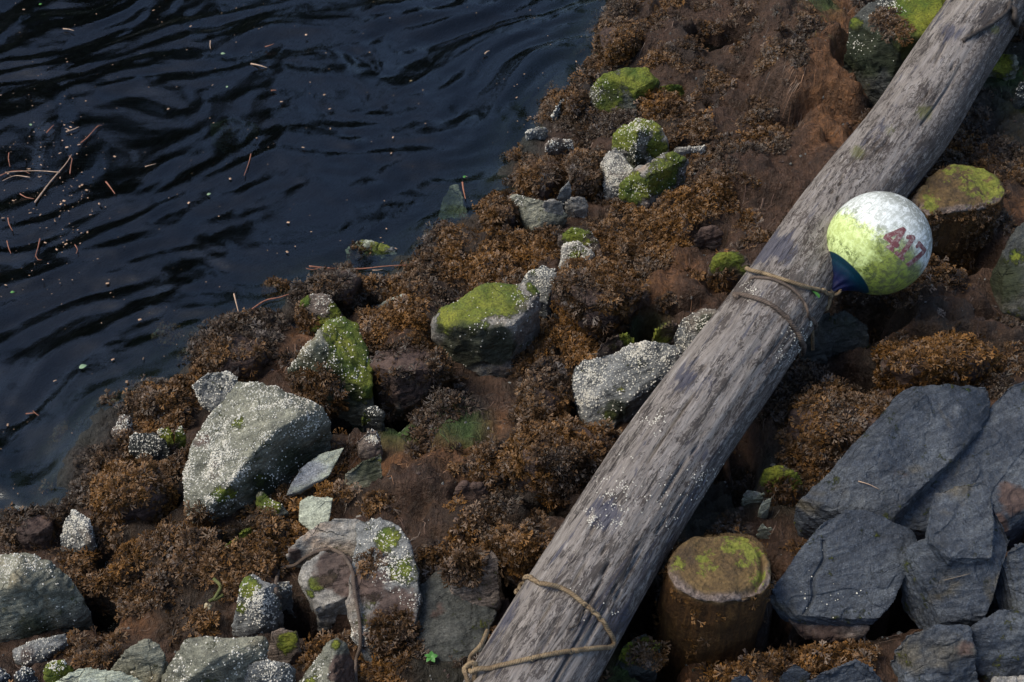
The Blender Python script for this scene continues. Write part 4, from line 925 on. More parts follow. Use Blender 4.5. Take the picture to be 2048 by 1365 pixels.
lower = [hit(1036,1185,-.01,'log'), hit(1042,1172,RR,'log'), hit(1080,1170,RR,'log'), hit(1125,1180,RR,'log'), hit(1165,1208,RR,'log'), hit(1198,1240,RR,'log'), hit(1216,1265,RR,'log'),
         hit(1223,1283,RR*1.3,'log'), hit(1215,1292,RR*1.3,'log'), hit(1180,1297,RR,'log'), hit(1100,1310,RR,'log'), hit(1030,1327,RR,'log'), hit(985,1340,RR,'log')]
pk = hit(985,1340,RR,'log')
kn = Vector(onplane(940, 1345, pk.z-.015))
lower += [pk.lerp(kn, .6)+Vector((0, 0, .01)), kn]
r1 = rope('lashing_rope', 'tan twisted rope wrapped round the near end of the log', lower, RR, M_ROPE)
kp = [kn + Vector((.016*math.cos(a)*(1+.25*math.sin(3*a)), .022*math.sin(a)+.006*math.cos(2*a), .020*math.sin(a)+.012*math.sin(2*a))) for a in np.linspace(0, 4*math.pi, 14)]
rope('knot', None, kp, RR*.85, M_ROPE, r1, onlog=False)
rope('loose_end', None, [kn, kn+Vector((.0, .05, .0)), Vector(onplane(962, 1290, kn.z+.06)), Vector(onplane(975, 1262, kn.z+.02))], RR*.9, M_ROPE, r1, onlog=False)
# ------------------------------------------------------------------ buoy
bz = .76
BC = Vector(onplane(1757, 487, bz)); BR = 103.5/ppm(np.array(BC))
print('buoy R', BR, 'ground there', gheight(np.array([BC.x]), np.array([BC.y]))[0])
right = Vector((1, 0, 0)); upc = Vector(UPV); toc = -Vector(FWD)
vd = (camv-BC).normalized(); upb = (upc - vd*upc.dot(vd)).normalized(); rtb = upb.cross(vd).normalized()
axn = (rtb*-.72 - upb*.69 + vd*.30).normalized()   # towards the neck
prof = []   # (along axis toward neck, radius)
for a in np.linspace(180, 25, 64):
    prof.append((math.cos(R_(a)), math.sin(R_(a))))
x0, y0 = prof[-1]
for f in np.linspace(0, 1, 22)[1:]:
    x = x0 + (1.44-x0)*f; y = y0*(1-f)**1.8 + .085*f**.5 
    prof.append((x, y))
prof += [(1.46, .10), (1.49, .10), (1.50, .085), (1.50, .0)]
NB = 96; Vb = []; 
perp1 = axn.cross(vd).normalized(); perp2 = axn.cross(perp1).normalized()
for i, (x, y) in enumerate(prof):
    for j in range(NB):
        an = j/NB*2*math.pi; yy = y
        fl_ = 0 if x < .95 else sm(.95, 1.15, np.array([x]))[0]*(1-sm(1.38, 1.44, np.array([x]))[0])
        yy *= 1 - .16*fl_*(.5+.5*math.cos(9*an))
        Vb.append((axn*x + (perp1*math.cos(an)+perp2*math.sin(an))*yy)*BR + BC)
Fb = [(i*NB+j, (i+1)*NB+j, (i+1)*NB+(j+1) % NB, i*NB+(j+1) % NB) for i in range(len(prof)-1) for j in range(NB)]
def buoy_material():
    m, t, b = newmat('stained_buoy_plastic'); P = coord(t)
    # object space: z is the axis toward the neck (radius = 1 unit)
    s = t.nodes.new('ShaderNodeSeparateXYZ'); lk(t, P, s.inputs[0]); z = s.outputs[2]; x = s.outputs[0]
    n1 = noise(t, P, 3, 6, .7); n2 = noise(t, P, 9, 6, .75, .5); n3 = noise(t, mapp(t, P, (2, 14, 2), rot=(.2, .5, .7)), 2, 5, .7); n4 = noise(t, P, 30, 4, .7)
    c = mix(t, rng_(t, n2, .42, .62, 0., .75), (.80, .83, .79), (.36, .38, .33))
    c = mix(t, rng_(t, n3, .5, .60, 0., .6), c, (.42, .44, .39))
    c = mix(t, mth(t, 'MULTIPLY', rng_(t, s.outputs[2], -.35, -.75), rng_(t, n2, .40, .52)), c, (.30, .31, .27))
    zz = mth(t, 'ADD', mth(t, 'ADD', z, .12), mth(t, 'MULTIPLY', mth(t, 'SUBTRACT', n1, .5), .35))
    yel = rng_(t, mth(t, 'ADD', zz, mth(t, 'MULTIPLY', mth(t, 'SUBTRACT', noise(t, P, 7, 7, .8), .5), 1.1)), .17, .42)
    c = mix(t, mth(t, 'MULTIPLY', yel, .93), c, mix(t, rng_(t, n2, .38, .6), (.66, .78, .30), (.46, .55, .15)))
    # algae stain, heaviest on the underside (local -y)
    und = mth(t, 'ADD', mth(t, 'MULTIPLY', s.outputs[1], 1.), mth(t, 'MULTIPLY', mth(t, 'SUBTRACT', n1, .5), 1.6))
    alg = mth(t, 'MULTIPLY', rng_(t, und, -.12, .30), rng_(t, zz, -.18, .15))
    c = mix(t, mth(t, 'MULTIPLY', alg, .9), c, mix(t, rng_(t, n2, .4, .62), (.24, .29, .03), (.05, .065, .008)))
    # seam band of dark blotches
    se = mth(t, 'MULTIPLY', rng_(t, mth(t, 'ABSOLUTE', mth(t, 'SUBTRACT', z, .18)), .0, .30, 1., 0.), rng_(t, n2, .5, .6))
    c = mix(t, mth(t, 'MULTIPLY', se, .7), c, (.13, .17, .05))
    spk = mth(t, 'MULTIPLY', rng_(t, noise(t, P, 22, 5, .8), .58, .66), rng_(t, n1, .42, .6)); c = mix(t, mth(t, 'MULTIPLY', spk, .75), c, (.09, .11, .05))
    scr = rng_(t, mth(t, 'ABSOLUTE', mth(t, 'SUBTRACT', noise(t, mapp(t, P, (1.5, 5, 1.5), rot=(.9, .2, .4)), 2.2, 3, .5, 1.2), .5)), .0, .008, .6, 0.); c = mix(t, scr, c, (.25, .27, .22))
    sb = mth(t, 'MULTIPLY', rng_(t, mth(t, 'ABSOLUTE', mth(t, 'SUBTRACT', z, .72)), .0, .14, 1., 0.), rng_(t, n2, .48, .58))
    c = mix(t, mth(t, 'MULTIPLY', sb, .8), c, (.05, .08, .02))
    gr = mth(t, 'MULTIPLY', rng_(t, s.outputs[1], .1, .75), rng_(t, n2, .42, .6))
    c = mix(t, mth(t, 'MULTIPLY', gr, .5), c, (.16, .15, .09))
    blue = rng_(t, mth(t, 'ADD', z, mth(t, 'MULTIPLY', mth(t, 'SUBTRACT', n4, .5), .012)), .825, .84)
    bc = mix(t, rng_(t, z, .85, 1.15), mix(t, n2, (.0, .045, .065), (.0, .010, .028)), mix(t, n2, (.004, .005, .035), (.008, .011, .065)))
    c = mix(t, blue, c, bc)
    lk(t, c, b.inputs['Base Color']); lk(t, ramp(t, n2, [(.4, .38), (.6, .6)]), b.inputs['Roughness']); b.inputs['Specular IOR Level'].default_value = .4
    bump(t, b, n4, .12, .02)
    return m
# build in a local frame so that the material's axes are the buoy's own
dq = rtb*.69 - upb*.72; down = (dq - axn*dq.dot(axn)).normalized()   # local y points to the underside
lx = down.cross(axn).normalized()
Mb = Matrix(((lx.x*BR, down.x*BR, axn.x*BR, BC.x), (lx.y*BR, down.y*BR, axn.y*BR, BC.y), (lx.z*BR, down.z*BR, axn.z*BR, BC.z), (0, 0, 0, 1)))
Mi = Mb.inverted()
buoy = mesh_np('buoy', [(Mi@p)[:] for p in Vb], Fb, buoy_material()); buoy.matrix_world = Mb
tag(buoy, 'round white and lime green mooring buoy marked 417 resting against the log', 'buoy')
# painted number 417, slab-serif stencil strokes laid on the sphere
G4 = [[(.50,0),(.92,0),(.92,.10),(.80,.10),(.80,.24),(.98,.24),(.98,.36),(.80,.36),(.80,1.),(.62,1.),(.02,.36),(.02,.24),(.60,.24),(.60,.10),(.50,.10)]]
H4 = [(.60,.36),(.60,.76),(.24,.36)]
G1 = [[(.15,0),(.85,0),(.85,.12),(.62,.12),(.62,1.),(.44,1.),(.15,.86),(.15,.74),(.40,.80),(.40,.12),(.15,.12)]]
G7 = [[(.25,0),(.50,0),(.95,.84),(.95,1.),(.05,1.),(.05,.74),(.17,.74),(.20,.85),(.70,.85)]]
def inpoly(x, y, P):
    r = False; n = len(P)
    for i in range(n):
        (x1, y1), (x2, y2) = P[i], P[(i+1) % n]
        if (y1 > y) != (y2 > y) and x < (x2-x1)*(y-y1)/(y2-y1)+x1: r = not r
    return r
def at_sphere(u, v):
    d = Vector(ray(u, v)).normalized(); oc = camv-BC; bq = oc.dot(d); cq = oc.dot(oc)-BR*BR; t = -bq-math.sqrt(max(0, bq*bq-cq)); return (camv+d*t-BC)/BR
NPt = (Vector(at_sphere(1814, 494))).normalized()
Pl = at_sphere(1795, 474).normalized(); Pr_ = at_sphere(1838, 514).normalized()
tx = (Pr_-Pl); tx = (tx - NPt*tx.dot(NPt)).normalized(); ty = NPt.cross(tx)
if ty.dot(upb) < 0: ty = -ty
def marking():
    V = []; Fc = []; st = .0145; 
    for gi_, (gl, hole) in enumerate(((G4, H4), (G1, None), (G7, None))):
        W_, H_ = .31, .50; ox = (gi_-1)*.30 - W_/2; oy = -H_/2
        idx = {}
        nxg, nyg = int(W_/st*1.0)+1, int(H_/st)+1
        nxg *= 2; nyg *= 2; s2 = st/2
        def vid(a, b):
            if (a, b) not in idx:
                X_, Y_ = ox+a*s2, oy+b*s2
                p = (NPt + tx*X_ + ty*Y_); p = (NPt*math.sqrt(max(.05, 1-X_*X_-Y_*Y_)) + tx*X_ + ty*Y_).normalized()*1.0035
                idx[(a, b)] = len(V); V.append((Mi@(BC+p*BR))[:])
            return idx[(a, b)]
        for a in range(nxg):
            for b in range(nyg):
                x, y = (a+.5)*s2/W_, (b+.5)*s2/H_
                OFF = ((0, 0), (.055, 0), (-.055, 0), (0, .03), (0, -.03))
                if any(inpoly(x+p_, y+q_, p) for p in gl for p_, q_ in OFF) and not (hole and all(inpoly(x+p_, y+q_, hole) for p_, q_ in OFF)):
                    Fc.append((vid(a, b), vid(a+1, b), vid(a+1, b+1), vid(a, b+1)))
    return V, Fc
mV, mF = marking()
mm, t_, b_ = newmat('maroon_paint'); P_ = coord(t_)
lk(t_, mix(t_, rng_(t_, noise(t_, P_, 12, 6, .75), .45, .64, 0., .75), (.16, .045, .048), (.40, .33, .30)), b_.inputs['Base Color']); b_.inputs['Roughness'].default_value = .6
mk = mesh_np('number_marking', mV, mF, mm); mk.parent = buoy; mk['label'] = 'maroon stencilled number 417'
# ropes of the buoy
neck = BC + axn*BR*1.43
r2 = rope('buoy_rope', 'thin twisted rope running over the log to the buoy neck', [hit(1492,536,.01), hit(1502,544,.01), hit(1530,552,.010,'log'), hit(1575,566,.010,'log'), hit(1612,578,.010,'log'), neck.lerp(hit(1628,584,.01,'log'), .4), neck], .0075, M_ROPE)
rope('tail', None, [neck, neck+Vector((-.02, -.02, -.03)), Vector(onplane(1628, 618, neck.z-.07)), Vector(onplane(1625, 655, neck.z-.16)), Vector(onplane(1626, 700, neck.z-.26))], .007, M_ROPE, r2)
kp = [neck + (perp1*math.cos(a)+perp2*math.sin(a))*BR*.115 + axn*(.012*math.sin(a*.5)-.006) for a in np.linspace(0, 5.2*math.pi, 26)]
rope('knot', None, kp, .006, M_ROPE, r2, onlog=False)
rope('loop', None, [neck, neck+rtb*.035+upb*.012, neck+rtb*.055+upb*.03, neck+rtb*.05+upb*.002, neck+rtb*.01-upb*.012], .006, M_ROPE, r2, onlog=False)
rope('mud_rope', 'mud darkened rope bound round the middle of the log below the buoy', [hit(1478,598,-.01,'log'), hit(1472,592,.006,'log'), hit(1500,597,.009,'log'), hit(1535,610,.009,'log'), hit(1565,632,.009,'log'), hit(1588,660,.009,'log'), hit(1602,690,.009,'log'), hit(1606,712,.004,'log')], .009, M_ROPED)
rope('mud_rope', 'second muddy rope strand close above the mud darkened rope on the log', [hit(1500,560,.004,'log'), hit(1540,560,.006,'log'), hit(1580,578,.006,'log'), hit(1606,605,.006,'log'), hit(1618,640,.006,'log'), hit(1622,670,.0,'log')], .006, M_ROPED)
rope('dark_rope', 'dark thin rope looping over the granite boulder and hanging down', [hit(558,1196,.004), hit(549,1180,.008), hit(550,1158,.012), hit(560,1140,.012), hit(590,1124,.012), hit(620,1108,.012), hit(648,1096,.012), hit(672,1098,.012), hit(695,1120,.014), hit(708,1150,.016), hit(716,1190,.02), hit(720,1240,.01), hit(721,1290,.01), hit(712,1330,.012), hit(706,1385,.012)], .0065, M_ROPED, onlog=False)
rc = rope('green_cord', 'short algae green cord with a pale frayed knot in the weed', [hit(432,1160,.02), hit(440,1170,.035), hit(441,1190,.04), hit(434,1208,.04), hit(429,1218,.035)], .006, M_ROPEG, onlog=False)
M_FRAY = simple('frayed_fibre', (.42, .35, .22), .9, .3, 200)
kc = hit(428, 1226, .03)
tube('frayed_knot', [kc+Vector((random.uniform(-.012, .012), random.uniform(-.012, .012), random.uniform(-.004, .014))) for _ in range(16)], .006, M_FRAY, rc, 6)

# ------------------------------------------------------------------ stumps
def stump(label, poly, ht, drop, mossy, rough_, weeds):
    m, t, b = newmat('rotting_pile_wood'); P = coord(t); k = sep(t, attr(t, 'mask'))
    n1 = noise(t, P, 9, 5, .65); n2 = noise(t, P, 60, 5, .7); g = noise(t, mapp(t, P, (50, 50, 4)), 1, 5, .7, .6)
    topc = ramp(t, n1, [(.3, (.055, .040, .030)), (.5, (.135, .088, .040)), (.68, (.24, .155, .06))])
    sx = t.nodes.new('ShaderNodeSeparateXYZ'); lk(t, P, sx.inputs[0])
    rr_ = mth(t, 'SQRT', mth(t, 'ADD', mth(t, 'POWER', sx.outputs[0], 2.), mth(t, 'POWER', mth(t, 'MULTIPLY', sx.outputs[1], 1.), 2.)))
    rings = mth(t, 'SINE', mth(t, 'ADD', mth(t, 'MULTIPLY', rr_, 420.), mth(t, 'MULTIPLY', n1, 16.)))
    topc = mix(t, rng_(t, rings, -.2, .9, 0., .22), topc, (.04, .026, .018))
    ang = mth(t, 'ARCTAN2', sx.outputs[1], sx.outputs[0])
    cx_ = t.nodes.new('ShaderNodeCombineXYZ'); lk(t, mth(t, 'MULTIPLY', ang, 5.), cx_.inputs[0]); lk(t, mth(t, 'MULTIPLY', rr_, 5.), cx_.inputs[1])
    rad_ = mth(t, 'ABSOLUTE', mth(t, 'SUBTRACT', noise(t, cx_.outputs[0], 1.2, 3, .5), .5))
    topc = mix(t, rng_(t, rad_, .0, .012, .5, 0.), topc, (.015, .01, .008))
    topc = mix(t, k[2], topc, ramp(t, n2, [(.35, (.10, .075, .062)), (.65, (.27, .21, .18))]))
    topc = mix(t, rng_(t, mth(t, 'ADD', k[1], mth(t, 'MULTIPLY', mth(t, 'SUBTRACT', noise(t, P, 26, 6, .8), .5), 3.2)), .42, .62), topc, mix(t, n2, (.10, .12, .02), (.27, .27, .05)))
    sidec = ramp(t, mth(t, 'ADD', mth(t, 'MULTIPLY', g, .6), mth(t, 'MULTIPLY', n1, .4)), [(.3, (.012, .007, .004)), (.5, (.075, .036, .012)), (.68, (.17, .088, .026))])
    c = mix(t, k[0], sidec, topc); c = mix(t, 1., c, ramp(t, n2, [(.3, .6), (.7, 1.4)]), 'MULTIPLY')
    lk(t, c, b.inputs['Base Color']); b.inputs['Roughness'].default_value = .7; b.inputs['Specular IOR Level'].default_value = .25
    bump(t, b, mth(t, 'ADD', n2, mth(t, 'ADD', n1, g)), .8, .015)
    cu = np.mean([p[0] for p in poly]); cv = np.mean([p[1] for p in poly])
    z0 = float(G(cu, cv)[2]) + ht
    O = np.array([onplane(u, v, z0) for u, v in poly]); c0 = O.mean(0)
    # resample rim
    K = 120; cl = np.vstack([O, O[:1]]); seg = np.r_[0, np.cumsum(np.linalg.norm(np.diff(cl, axis=0), axis=1))]
    s = np.linspace(0, seg[-1], K, endpoint=False); rim = np.stack([np.interp(s, seg, cl[:, i]) for i in range(3)], 1)
    rim = sum(np.roll(rim, q, 0) for q in range(-5, 6))/11
    rim = c0 + (rim-c0)*(1.02 + rough_*1.4*fbm(rim, 7, 3, 23) + rough_*.5*fbm(rim, 25, 2, 24))[:, None]
    V = []; mask = []
    rings_top = 26
    tilt = np.array([.05, .10, 0])
    for i in range(rings_top):
        f = (i+1)/rings_top; p = c0 + (rim-c0)*f
        hgt = (.012+.22*rough_)*fbm(p, 9, 4, 3) - .10*rough_*f*f + .005*fbm(p, 60, 2, 4) - .018*(f > .86)*sm(.0, .4, fbm(p*[1, 1, 0]+5, 5, 2, 8)) - .012*sm(.93, 1., np.full(K, f))
        hgt = hgt - (.026 if rough_ < .05 else .0)*np.exp(-((f-.84)/.045)**2)*sm(.0, .12, p[:, 0]-c0[0]) + .0022*np.sin(f*60+4*fbm(p, 8, 2, 9))
        p = p.copy(); p[:, 2] += hgt; V.append(p)
        uu, vv, _ = project(p)
        mo = blobs(mossy, uu, vv)
        edge = sm(.78, .95, np.full(K, f))*np.clip(((vv-cv)/40), 0, 1)
        mask.append(np.stack([np.ones(K), mo, edge], 1))
    out = (rim-c0); out[:, 2] = 0; out /= np.linalg.norm(out, axis=1)[:, None]
    for i in range(1, 60):
        f = i/59; p = c0 + (rim-c0)*(1.0+.04*math.sin(min(1, f*6)*math.pi/2)) ; p = p.copy(); p[:, 2] -= .012 + drop*f; p[:, 1] += .02*f
        q = p*np.array([1, 1, .25]); p += out*(.011*fbm(q, 22, 3, 9) + .016*fbm(p, 6, 3, 10))[:, None]
        V.append(p); kk = 1-sm(.0, .05, np.array([f]))[0]
        uu, vv, _ = project(p)
        mask.append(np.stack([np.full(K, kk), blobs(mossy, uu, vv)*.0, np.zeros(K)], 1))
    V = np.array(V); nr = len(V)
    Fc = [(i*K+j, (i+1)*K+j, (i+1)*K+(j+1) % K, i*K+(j+1) % K) for i in range(nr-1) for j in range(K)]
    Vf = np.vstack([V.reshape(-1, 3), c0[None]+[0, 0, .004]]); mf = np.vstack([np.array(mask).reshape(-1, 3), [[1, 0, 0]]])
    Fc += [(nr*K, j, (j+1) % K) for j in range(K)]
    b0 = c0.copy(); b0[2] -= drop
    o = mesh_np('wooden_stump', Vf, Fc, m, None, loc=tuple(b0)); set_attr(o.data, 'mask', mf)
    tag(o, label, 'stump')
    FF = np.array([f for f in Fc if len(f) == 4]); tr = np.vstack([FF[:, [0, 2, 1]], FF[:, [0, 3, 2]]])
    u9, v9, _ = project(Vf)
    def wg(cen, N):
        u, v, _ = project(cen); sd = (cen[:, 2] < z0-.03); return sd*(np.abs(N[:, 2]) < .7)*sm(-.2, .25, fbm(cen, 8, 3, 77))
    Pp, Nn = tri_sample(Vf, tr, wg, weeds)
    oc = Pp - c0; oc[:, 2] = 0; Nn = np.where((Nn*oc).sum(1)[:, None] < 0, -Nn, Nn)
    if weeds: scatter('rockweed', Pp, Nn, np.clip(.55+.5*fbm(Pp, 6, 2, 5), 0, 1), o, .3, .7)
    return o
stump('near rotten wooden pile stump between the log and the cracked slab', [(1332,1132),(1340,1108),(1362,1088),(1395,1064),(1440,1057),(1490,1060),(1520,1078),(1540,1105),(1546,1140),(1536,1168),(1505,1186),(1460,1197),(1405,1194),(1360,1174)], .32, .62,
      [(1480,1090,30,.75),(1500,1110,26,.7),(1410,1125,24,.7),(1358,1128,18,.6),(1520,1160,20,.7),(1455,1095,18,.6)], .03, 110)
stump('far mossy wooden stump right of the buoy', [(1824,396),(1838,366),(1862,344),(1892,327),(1935,324),(1975,333),(2002,355),(2008,382),(1985,402),(1935,416),(1880,420),(1840,416)], .26, .46,
      [(1960,345,34,.85),(1985,380,30,.85),(1860,405,20,.75),(1900,350,20,.5),(1920,330,24,.7),(1980,400,20,.6),(1940,375,26,.5)], .11, 1500)

# ------------------------------------------------------------------ water
wx = axis(-4.6, 1.9, .022, 150); wy = axis(2.2, 9.5, .022, 150)
XW, YW = np.meshgrid(wx, wy); fx, fy = XW.ravel(), YW.ravel()
th_ = R_(27); a_ = fx*math.cos(th_)+fy*math.sin(th_); c_ = -fx*math.sin(th_)+fy*math.cos(th_)
pw = np.stack([a_, c_, 0*a_], 1)
warp = pw + .34*np.stack([fbm(pw, 1.2, 2, 3), fbm(pw, 1.2, 2, 4), 0*a_], 1)
hh = .030*fbm(warp*np.array([.65, 2.0, 1]), 1.8, 3, 11) + .018*(1-np.abs(fbm(warp*np.array([.8, 2.2, 1]), 1.5, 3, 12))*2.2) + .013*fbm(warp*np.array([1, 2.2, 1]), 4.6, 4, 13, .5) + .0046*fbm(warp*np.array([1, 1.8, 1]), 11, 3, 14)
fall = 1-sm(6, 30, np.hypot(fx, fy-4)); hh = hh*np.maximum(fall, .15)
nwx, nwy = len(wx), len(wy)
Vw = np.stack([fx, fy, hh], 1); iw = (np.arange(nwy-1)[:, None]*nwx + np.arange(nwx-1)[None]).ravel()
Fw = np.stack([iw, iw+1, iw+nwx+1, iw+nwx], 1)
m, t, b = newmat('dark_tidal_water'); t.nodes.remove(b)
outn = t.nodes['Material Output']; P = coord(t)
gl = t.nodes.new('ShaderNodeBsdfGlossy'); gl.inputs['Roughness'].default_value = .17; gl.inputs['Color'].default_value = (.9, .95, 1, 1)
tr_ = t.nodes.new('ShaderNodeBsdfTransparent'); tr_.inputs[0].default_value = (.80, .90, .88, 1)
fr = t.nodes.new('ShaderNodeFresnel'); fr.inputs[0].default_value = 1.5
ms = t.nodes.new('ShaderNodeMixShader')
bn = t.nodes.new('ShaderNodeBump'); bn.inputs['Strength'].default_value = .10; bn.inputs['Distance'].default_value = .012
wv_ = noise(t, mapp(t, P, (5, 14, 1), rot=(0, 0, -th_)), 1.6, 5, .6, .8)
lk(t, wv_, bn.inputs['Height']); lk(t, bn.outputs[0], gl.inputs['Normal']); lk(t, bn.outputs[0], fr.inputs['Normal'])
lk(t, fr.outputs[0], ms.inputs[0]); lk(t, tr_.outputs[0], ms.inputs[1]); lk(t, gl.outputs[0], ms.inputs[2]); lk(t, ms.outputs[0], outn.inputs['Surface'])
va = t.nodes.new('ShaderNodeVolumeAbsorption'); va.inputs['Color'].default_value = (.30, .42, .30, 1); va.inputs['Density'].default_value = 7.5
lk(t, va.outputs[0], outn.inputs['Volume'])
# close the body of water with sides and a deep bottom so that the absorption has a volume
ring = np.concatenate([np.arange(nwx), np.arange(1, nwy)*nwx+nwx-1, (nwy-1)*nwx+np.arange(nwx-2, -1, -1), np.arange(nwy-2, 0, -1)*nwx])
nvw = len(Vw); low = Vw[ring].copy(); low[:, 2] = -12
Vall = np.vstack([Vw, low]); n_r = len(ring)
Fall = [tuple(f) for f in Fw.tolist()] 
sides = np.stack([np.roll(ring, -1), ring, nvw+np.arange(n_r), nvw+np.roll(np.arange(n_r), -1)], 1)
me = bpy.data.meshes.new('water'); me.from_pydata(Vall.tolist(), [], Fall + [tuple(s) for s in sides.tolist()] + [tuple(range(nvw+n_r-1, nvw-1, -1))])
me.polygons.foreach_set('use_smooth', np.r_[np.ones(len(Fall), bool), np.zeros(n_r+1, bool)]); me.materials.append(m)
water = bpy.data.objects.new('water', me); COL.objects.link(water); tag(water, 'dark rippling tidal water', kind='structure')
print('water corners', len(Vw))
# ------------------------------------------------------------------ far wooded shore (what the water mirrors)
mf_, t, b = newmat('conifer_foliage'); n = noise(t, coord(t), 2.5, 5, .7)
lk(t, ramp(t, n, [(.3, (.012, .022, .010)), (.7, (.05, .075, .03))]), b.inputs['Base Color']); b.inputs['Roughness'].default_value = .9
Vt, Ft = [], []
r = random.Random(3)
for i in range(130):
    x = r.uniform(-45, 55); y = r.uniform(27, 42) + abs(x)*.05; hgt = r.uniform(15, 24); 
    L = 9
    for k_ in range(L):
        z0 = 1.0+hgt*k_/L*.95; rad_ = (1-k_/L)*2.6+.3; z1 = z0+hgt/L*1.5; n0 = len(Vt); K = 9
        Vt.append((x, y, z1))
        for j in range(K*2):
            a = j/(K*2)*6.283; q = rad_*(1.15 if j % 2 else .6)*r.uniform(.8, 1.2); Vt.append((x+q*math.cos(a), y+q*math.sin(a), z0-(.35 if j % 2 else 0)*r.uniform(.5, 2)))
        for j in range(K*2): Ft.append((n0, n0+1+j, n0+1+(j+1) % (K*2)))
wood = mesh_np('far_woods', Vt, Ft, mf_, smooth=False)
tag(wood, 'dark conifer woods on the far shore mirrored in the water', 'woods', kind='stuff')

# ------------------------------------------------------------------ floating twigs, leaves and flecks
M_TW = simple('red_twig_bark', (.27, .115, .07), .6, .3, 80); M_TWD = simple('pale_twig_wood', (.42, .29, .20), .7, .3, 80)
M_TWG = simple('grey_twig', (.15, .12, .09), .8, .3, 80)
def on_water(u, v, h=.012):
    p = onplane(u, v, 0); i = int(np.clip(np.searchsorted(wx, p[0]), 0, nwx-1)); j = int(np.clip(np.searchsorted(wy, p[1]), 0, nwy-1))
    return Vector(onplane(u, v, hh[j*nwx+i]+h))
def twig(label, pts, r, mat, wat=True, branch=None):
    P = [on_water(*p) if wat else hit(*p, .008) for p in pts]
    path = smoothpath(P, .012); n = len(path)
    rads = [r*(1-.55*i/(n-1)) for i in range(n)]
    o = tube('twig', path, rads, mat, None, 6, .12); tag(o, label, 'twig')
    for b in (branch or []):
        Pb = [on_water(*p) if wat else hit(*p, .008) for p in b]
        pb = smoothpath(Pb, .012); tube('side_shoot', pb, [r*.6*(1-.5*i/len(pb)) for i in range(len(pb))], mat, o, 5, .1)
    return o
twig('long red twig floating horizontally off the shore tip', [(618,533),(660,537),(720,538),(770,533),(820,530)], .0045, M_TW, branch=[[(640,536),(625,540),(612,537)]])
twig('bent reddish twig sloping out of the water near the shore tip', [(500,622),(530,602),(560,595),(590,585),(612,578)], .0045, M_TW)
twig('largest orange twig in the floating tangle at left', [(70,405),(100,365),(130,330),(143,310)], .0045, M_TWD, branch=[[(120,345),(70,342),(10,345)], [(60,355),(30,352),(5,362)]])
twig('curved thin twig at the left edge of the tangle', [(0,352),(20,344),(45,342),(60,348)], .003, M_TW)
twig('twig with forked tip right of the floating tangle', [(162,286),(175,275),(190,258),(200,250)], .0035, M_TW, branch=[[(188,260),(196,252),(204,251)]])
twig('short red twig above the floating tangle', [(93,266),(100,258),(108,250)], .0035, M_TW)
twig('short orange twig beside the short red one', [(132,264),(145,260),(158,254)], .004, M_TWD, branch=[[(140,262),(134,258),(130,257)]])
twig('little upright twig in the tangle right of the big one', [(140,348),(142,330),(144,318),(138,312)], .0035, M_TW)
twig('curled red twig below the floating tangle', [(40,388),(52,395),(68,398)], .003, M_TW)
twig('short pale and red twig alone right of the tangle', [(212,364),(220,374),(230,388)], .0045, M_TW)
twig('small red twig standing at the left edge of the water', [(18,306),(17,318),(20,334)], .003, M_TW)
twig('small bent twig below left of the tangle', [(16,436),(18,448),(25,462)], .0035, M_TW)
twig('small brown twig under the bent one at the left', [(14,482),(17,495),(22,508)], .003, M_TW)
twig('reddish twig straight below the tangle', [(80,478),(76,495),(70,515)], .0035, M_TW, branch=[[(72,512),(76,520),(84,520)]])
twig('small hooked twig right of the reddish lower twig', [(150,490),(155,500),(152,508)], .003, M_TW)
twig('pale stick floating near the top of the water', [(502,128),(518,131),(534,136)], .005, M_TWD)
twig('tiny pale stick at the upper left of the water', [(126,58),(138,59),(148,62)], .004, M_TWD)
twig('tiny upright stick right of the upper left pale stick', [(421,82),(420,90),(421,98)], .0035, M_TWD)
twig('tall thin greenish twig upright in the middle of the water', [(502,308),(498,325),(488,352)], .003, M_TW)
twig('orange sliver at the middle left of the water', [(290,334),(300,331),(312,328)], .003, M_TWD)
twig('red sliver floating over the sunken grey slab', [(925,365),(927,380),(931,398)], .005, M_TW)
twig('bright pale sliver near the top middle of the water', [(970,108),(974,104),(979,102)], .005, M_TWD)
twig('brown sliver low among shallows left of the shore tip', [(468,588),(472,605),(477,625)], .004, M_TWD)
twig('forked dark twig poking from the bank at the upper shore', [(1200,105),(1215,122),(1228,135)], .004, M_TWG, wat=False)
twig('short red sliver at the upper middle of the water', [(542,182),(547,181),(553,181)], .0045, M_TW)
twig('small pair of dark red slivers upper right of the pale stick', [(530,94),(538,92),(548,88)], .0035, M_TW)
twig('white sliver by the red twig off the shore tip', [(745,541),(755,541),(766,539)], .003, M_TWD)
twig('small red twig fork above the lower left shallows', [(52,828),(62,827),(72,826)], .003, M_TW, branch=[[(66,822),(72,828),(78,832)]])
twig('pale stick lying in weed above the black barnacled rock', [(302,846),(318,834),(330,823)], .005, simple('barnacled_stick', (.3, .27, .2), .8, .4, 90), wat=False)
twig('thin white straw on the weed near the triangular rock', [(1030,442),(1038,449),(1043,455)], .0025, M_TWD, wat=False)
twig('thin upright straw in the weed above the thatched boulder', [(1208,523),(1214,507),(1218,493)], .0028, M_TWG, wat=False)
twig('wiry twig lying over the top of the barnacled slab', [(1150,718),(1180,710),(1215,703)], .003, M_TWG, wat=False)
twig('grass straw lying on the largest slate slab', [(1718,962),(1738,970),(1758,980)], .0022, M_TWD, wat=False)
twig('pale straw on the stepped slate slab', [(1888,1160),(1912,1154),(1940,1148)], .0018, M_TWG, wat=False)
twig('small twig lying on the log near its lashing rope', [(1168,1228),(1150,1250),(1134,1262)], .003, M_BARK, wat=False)
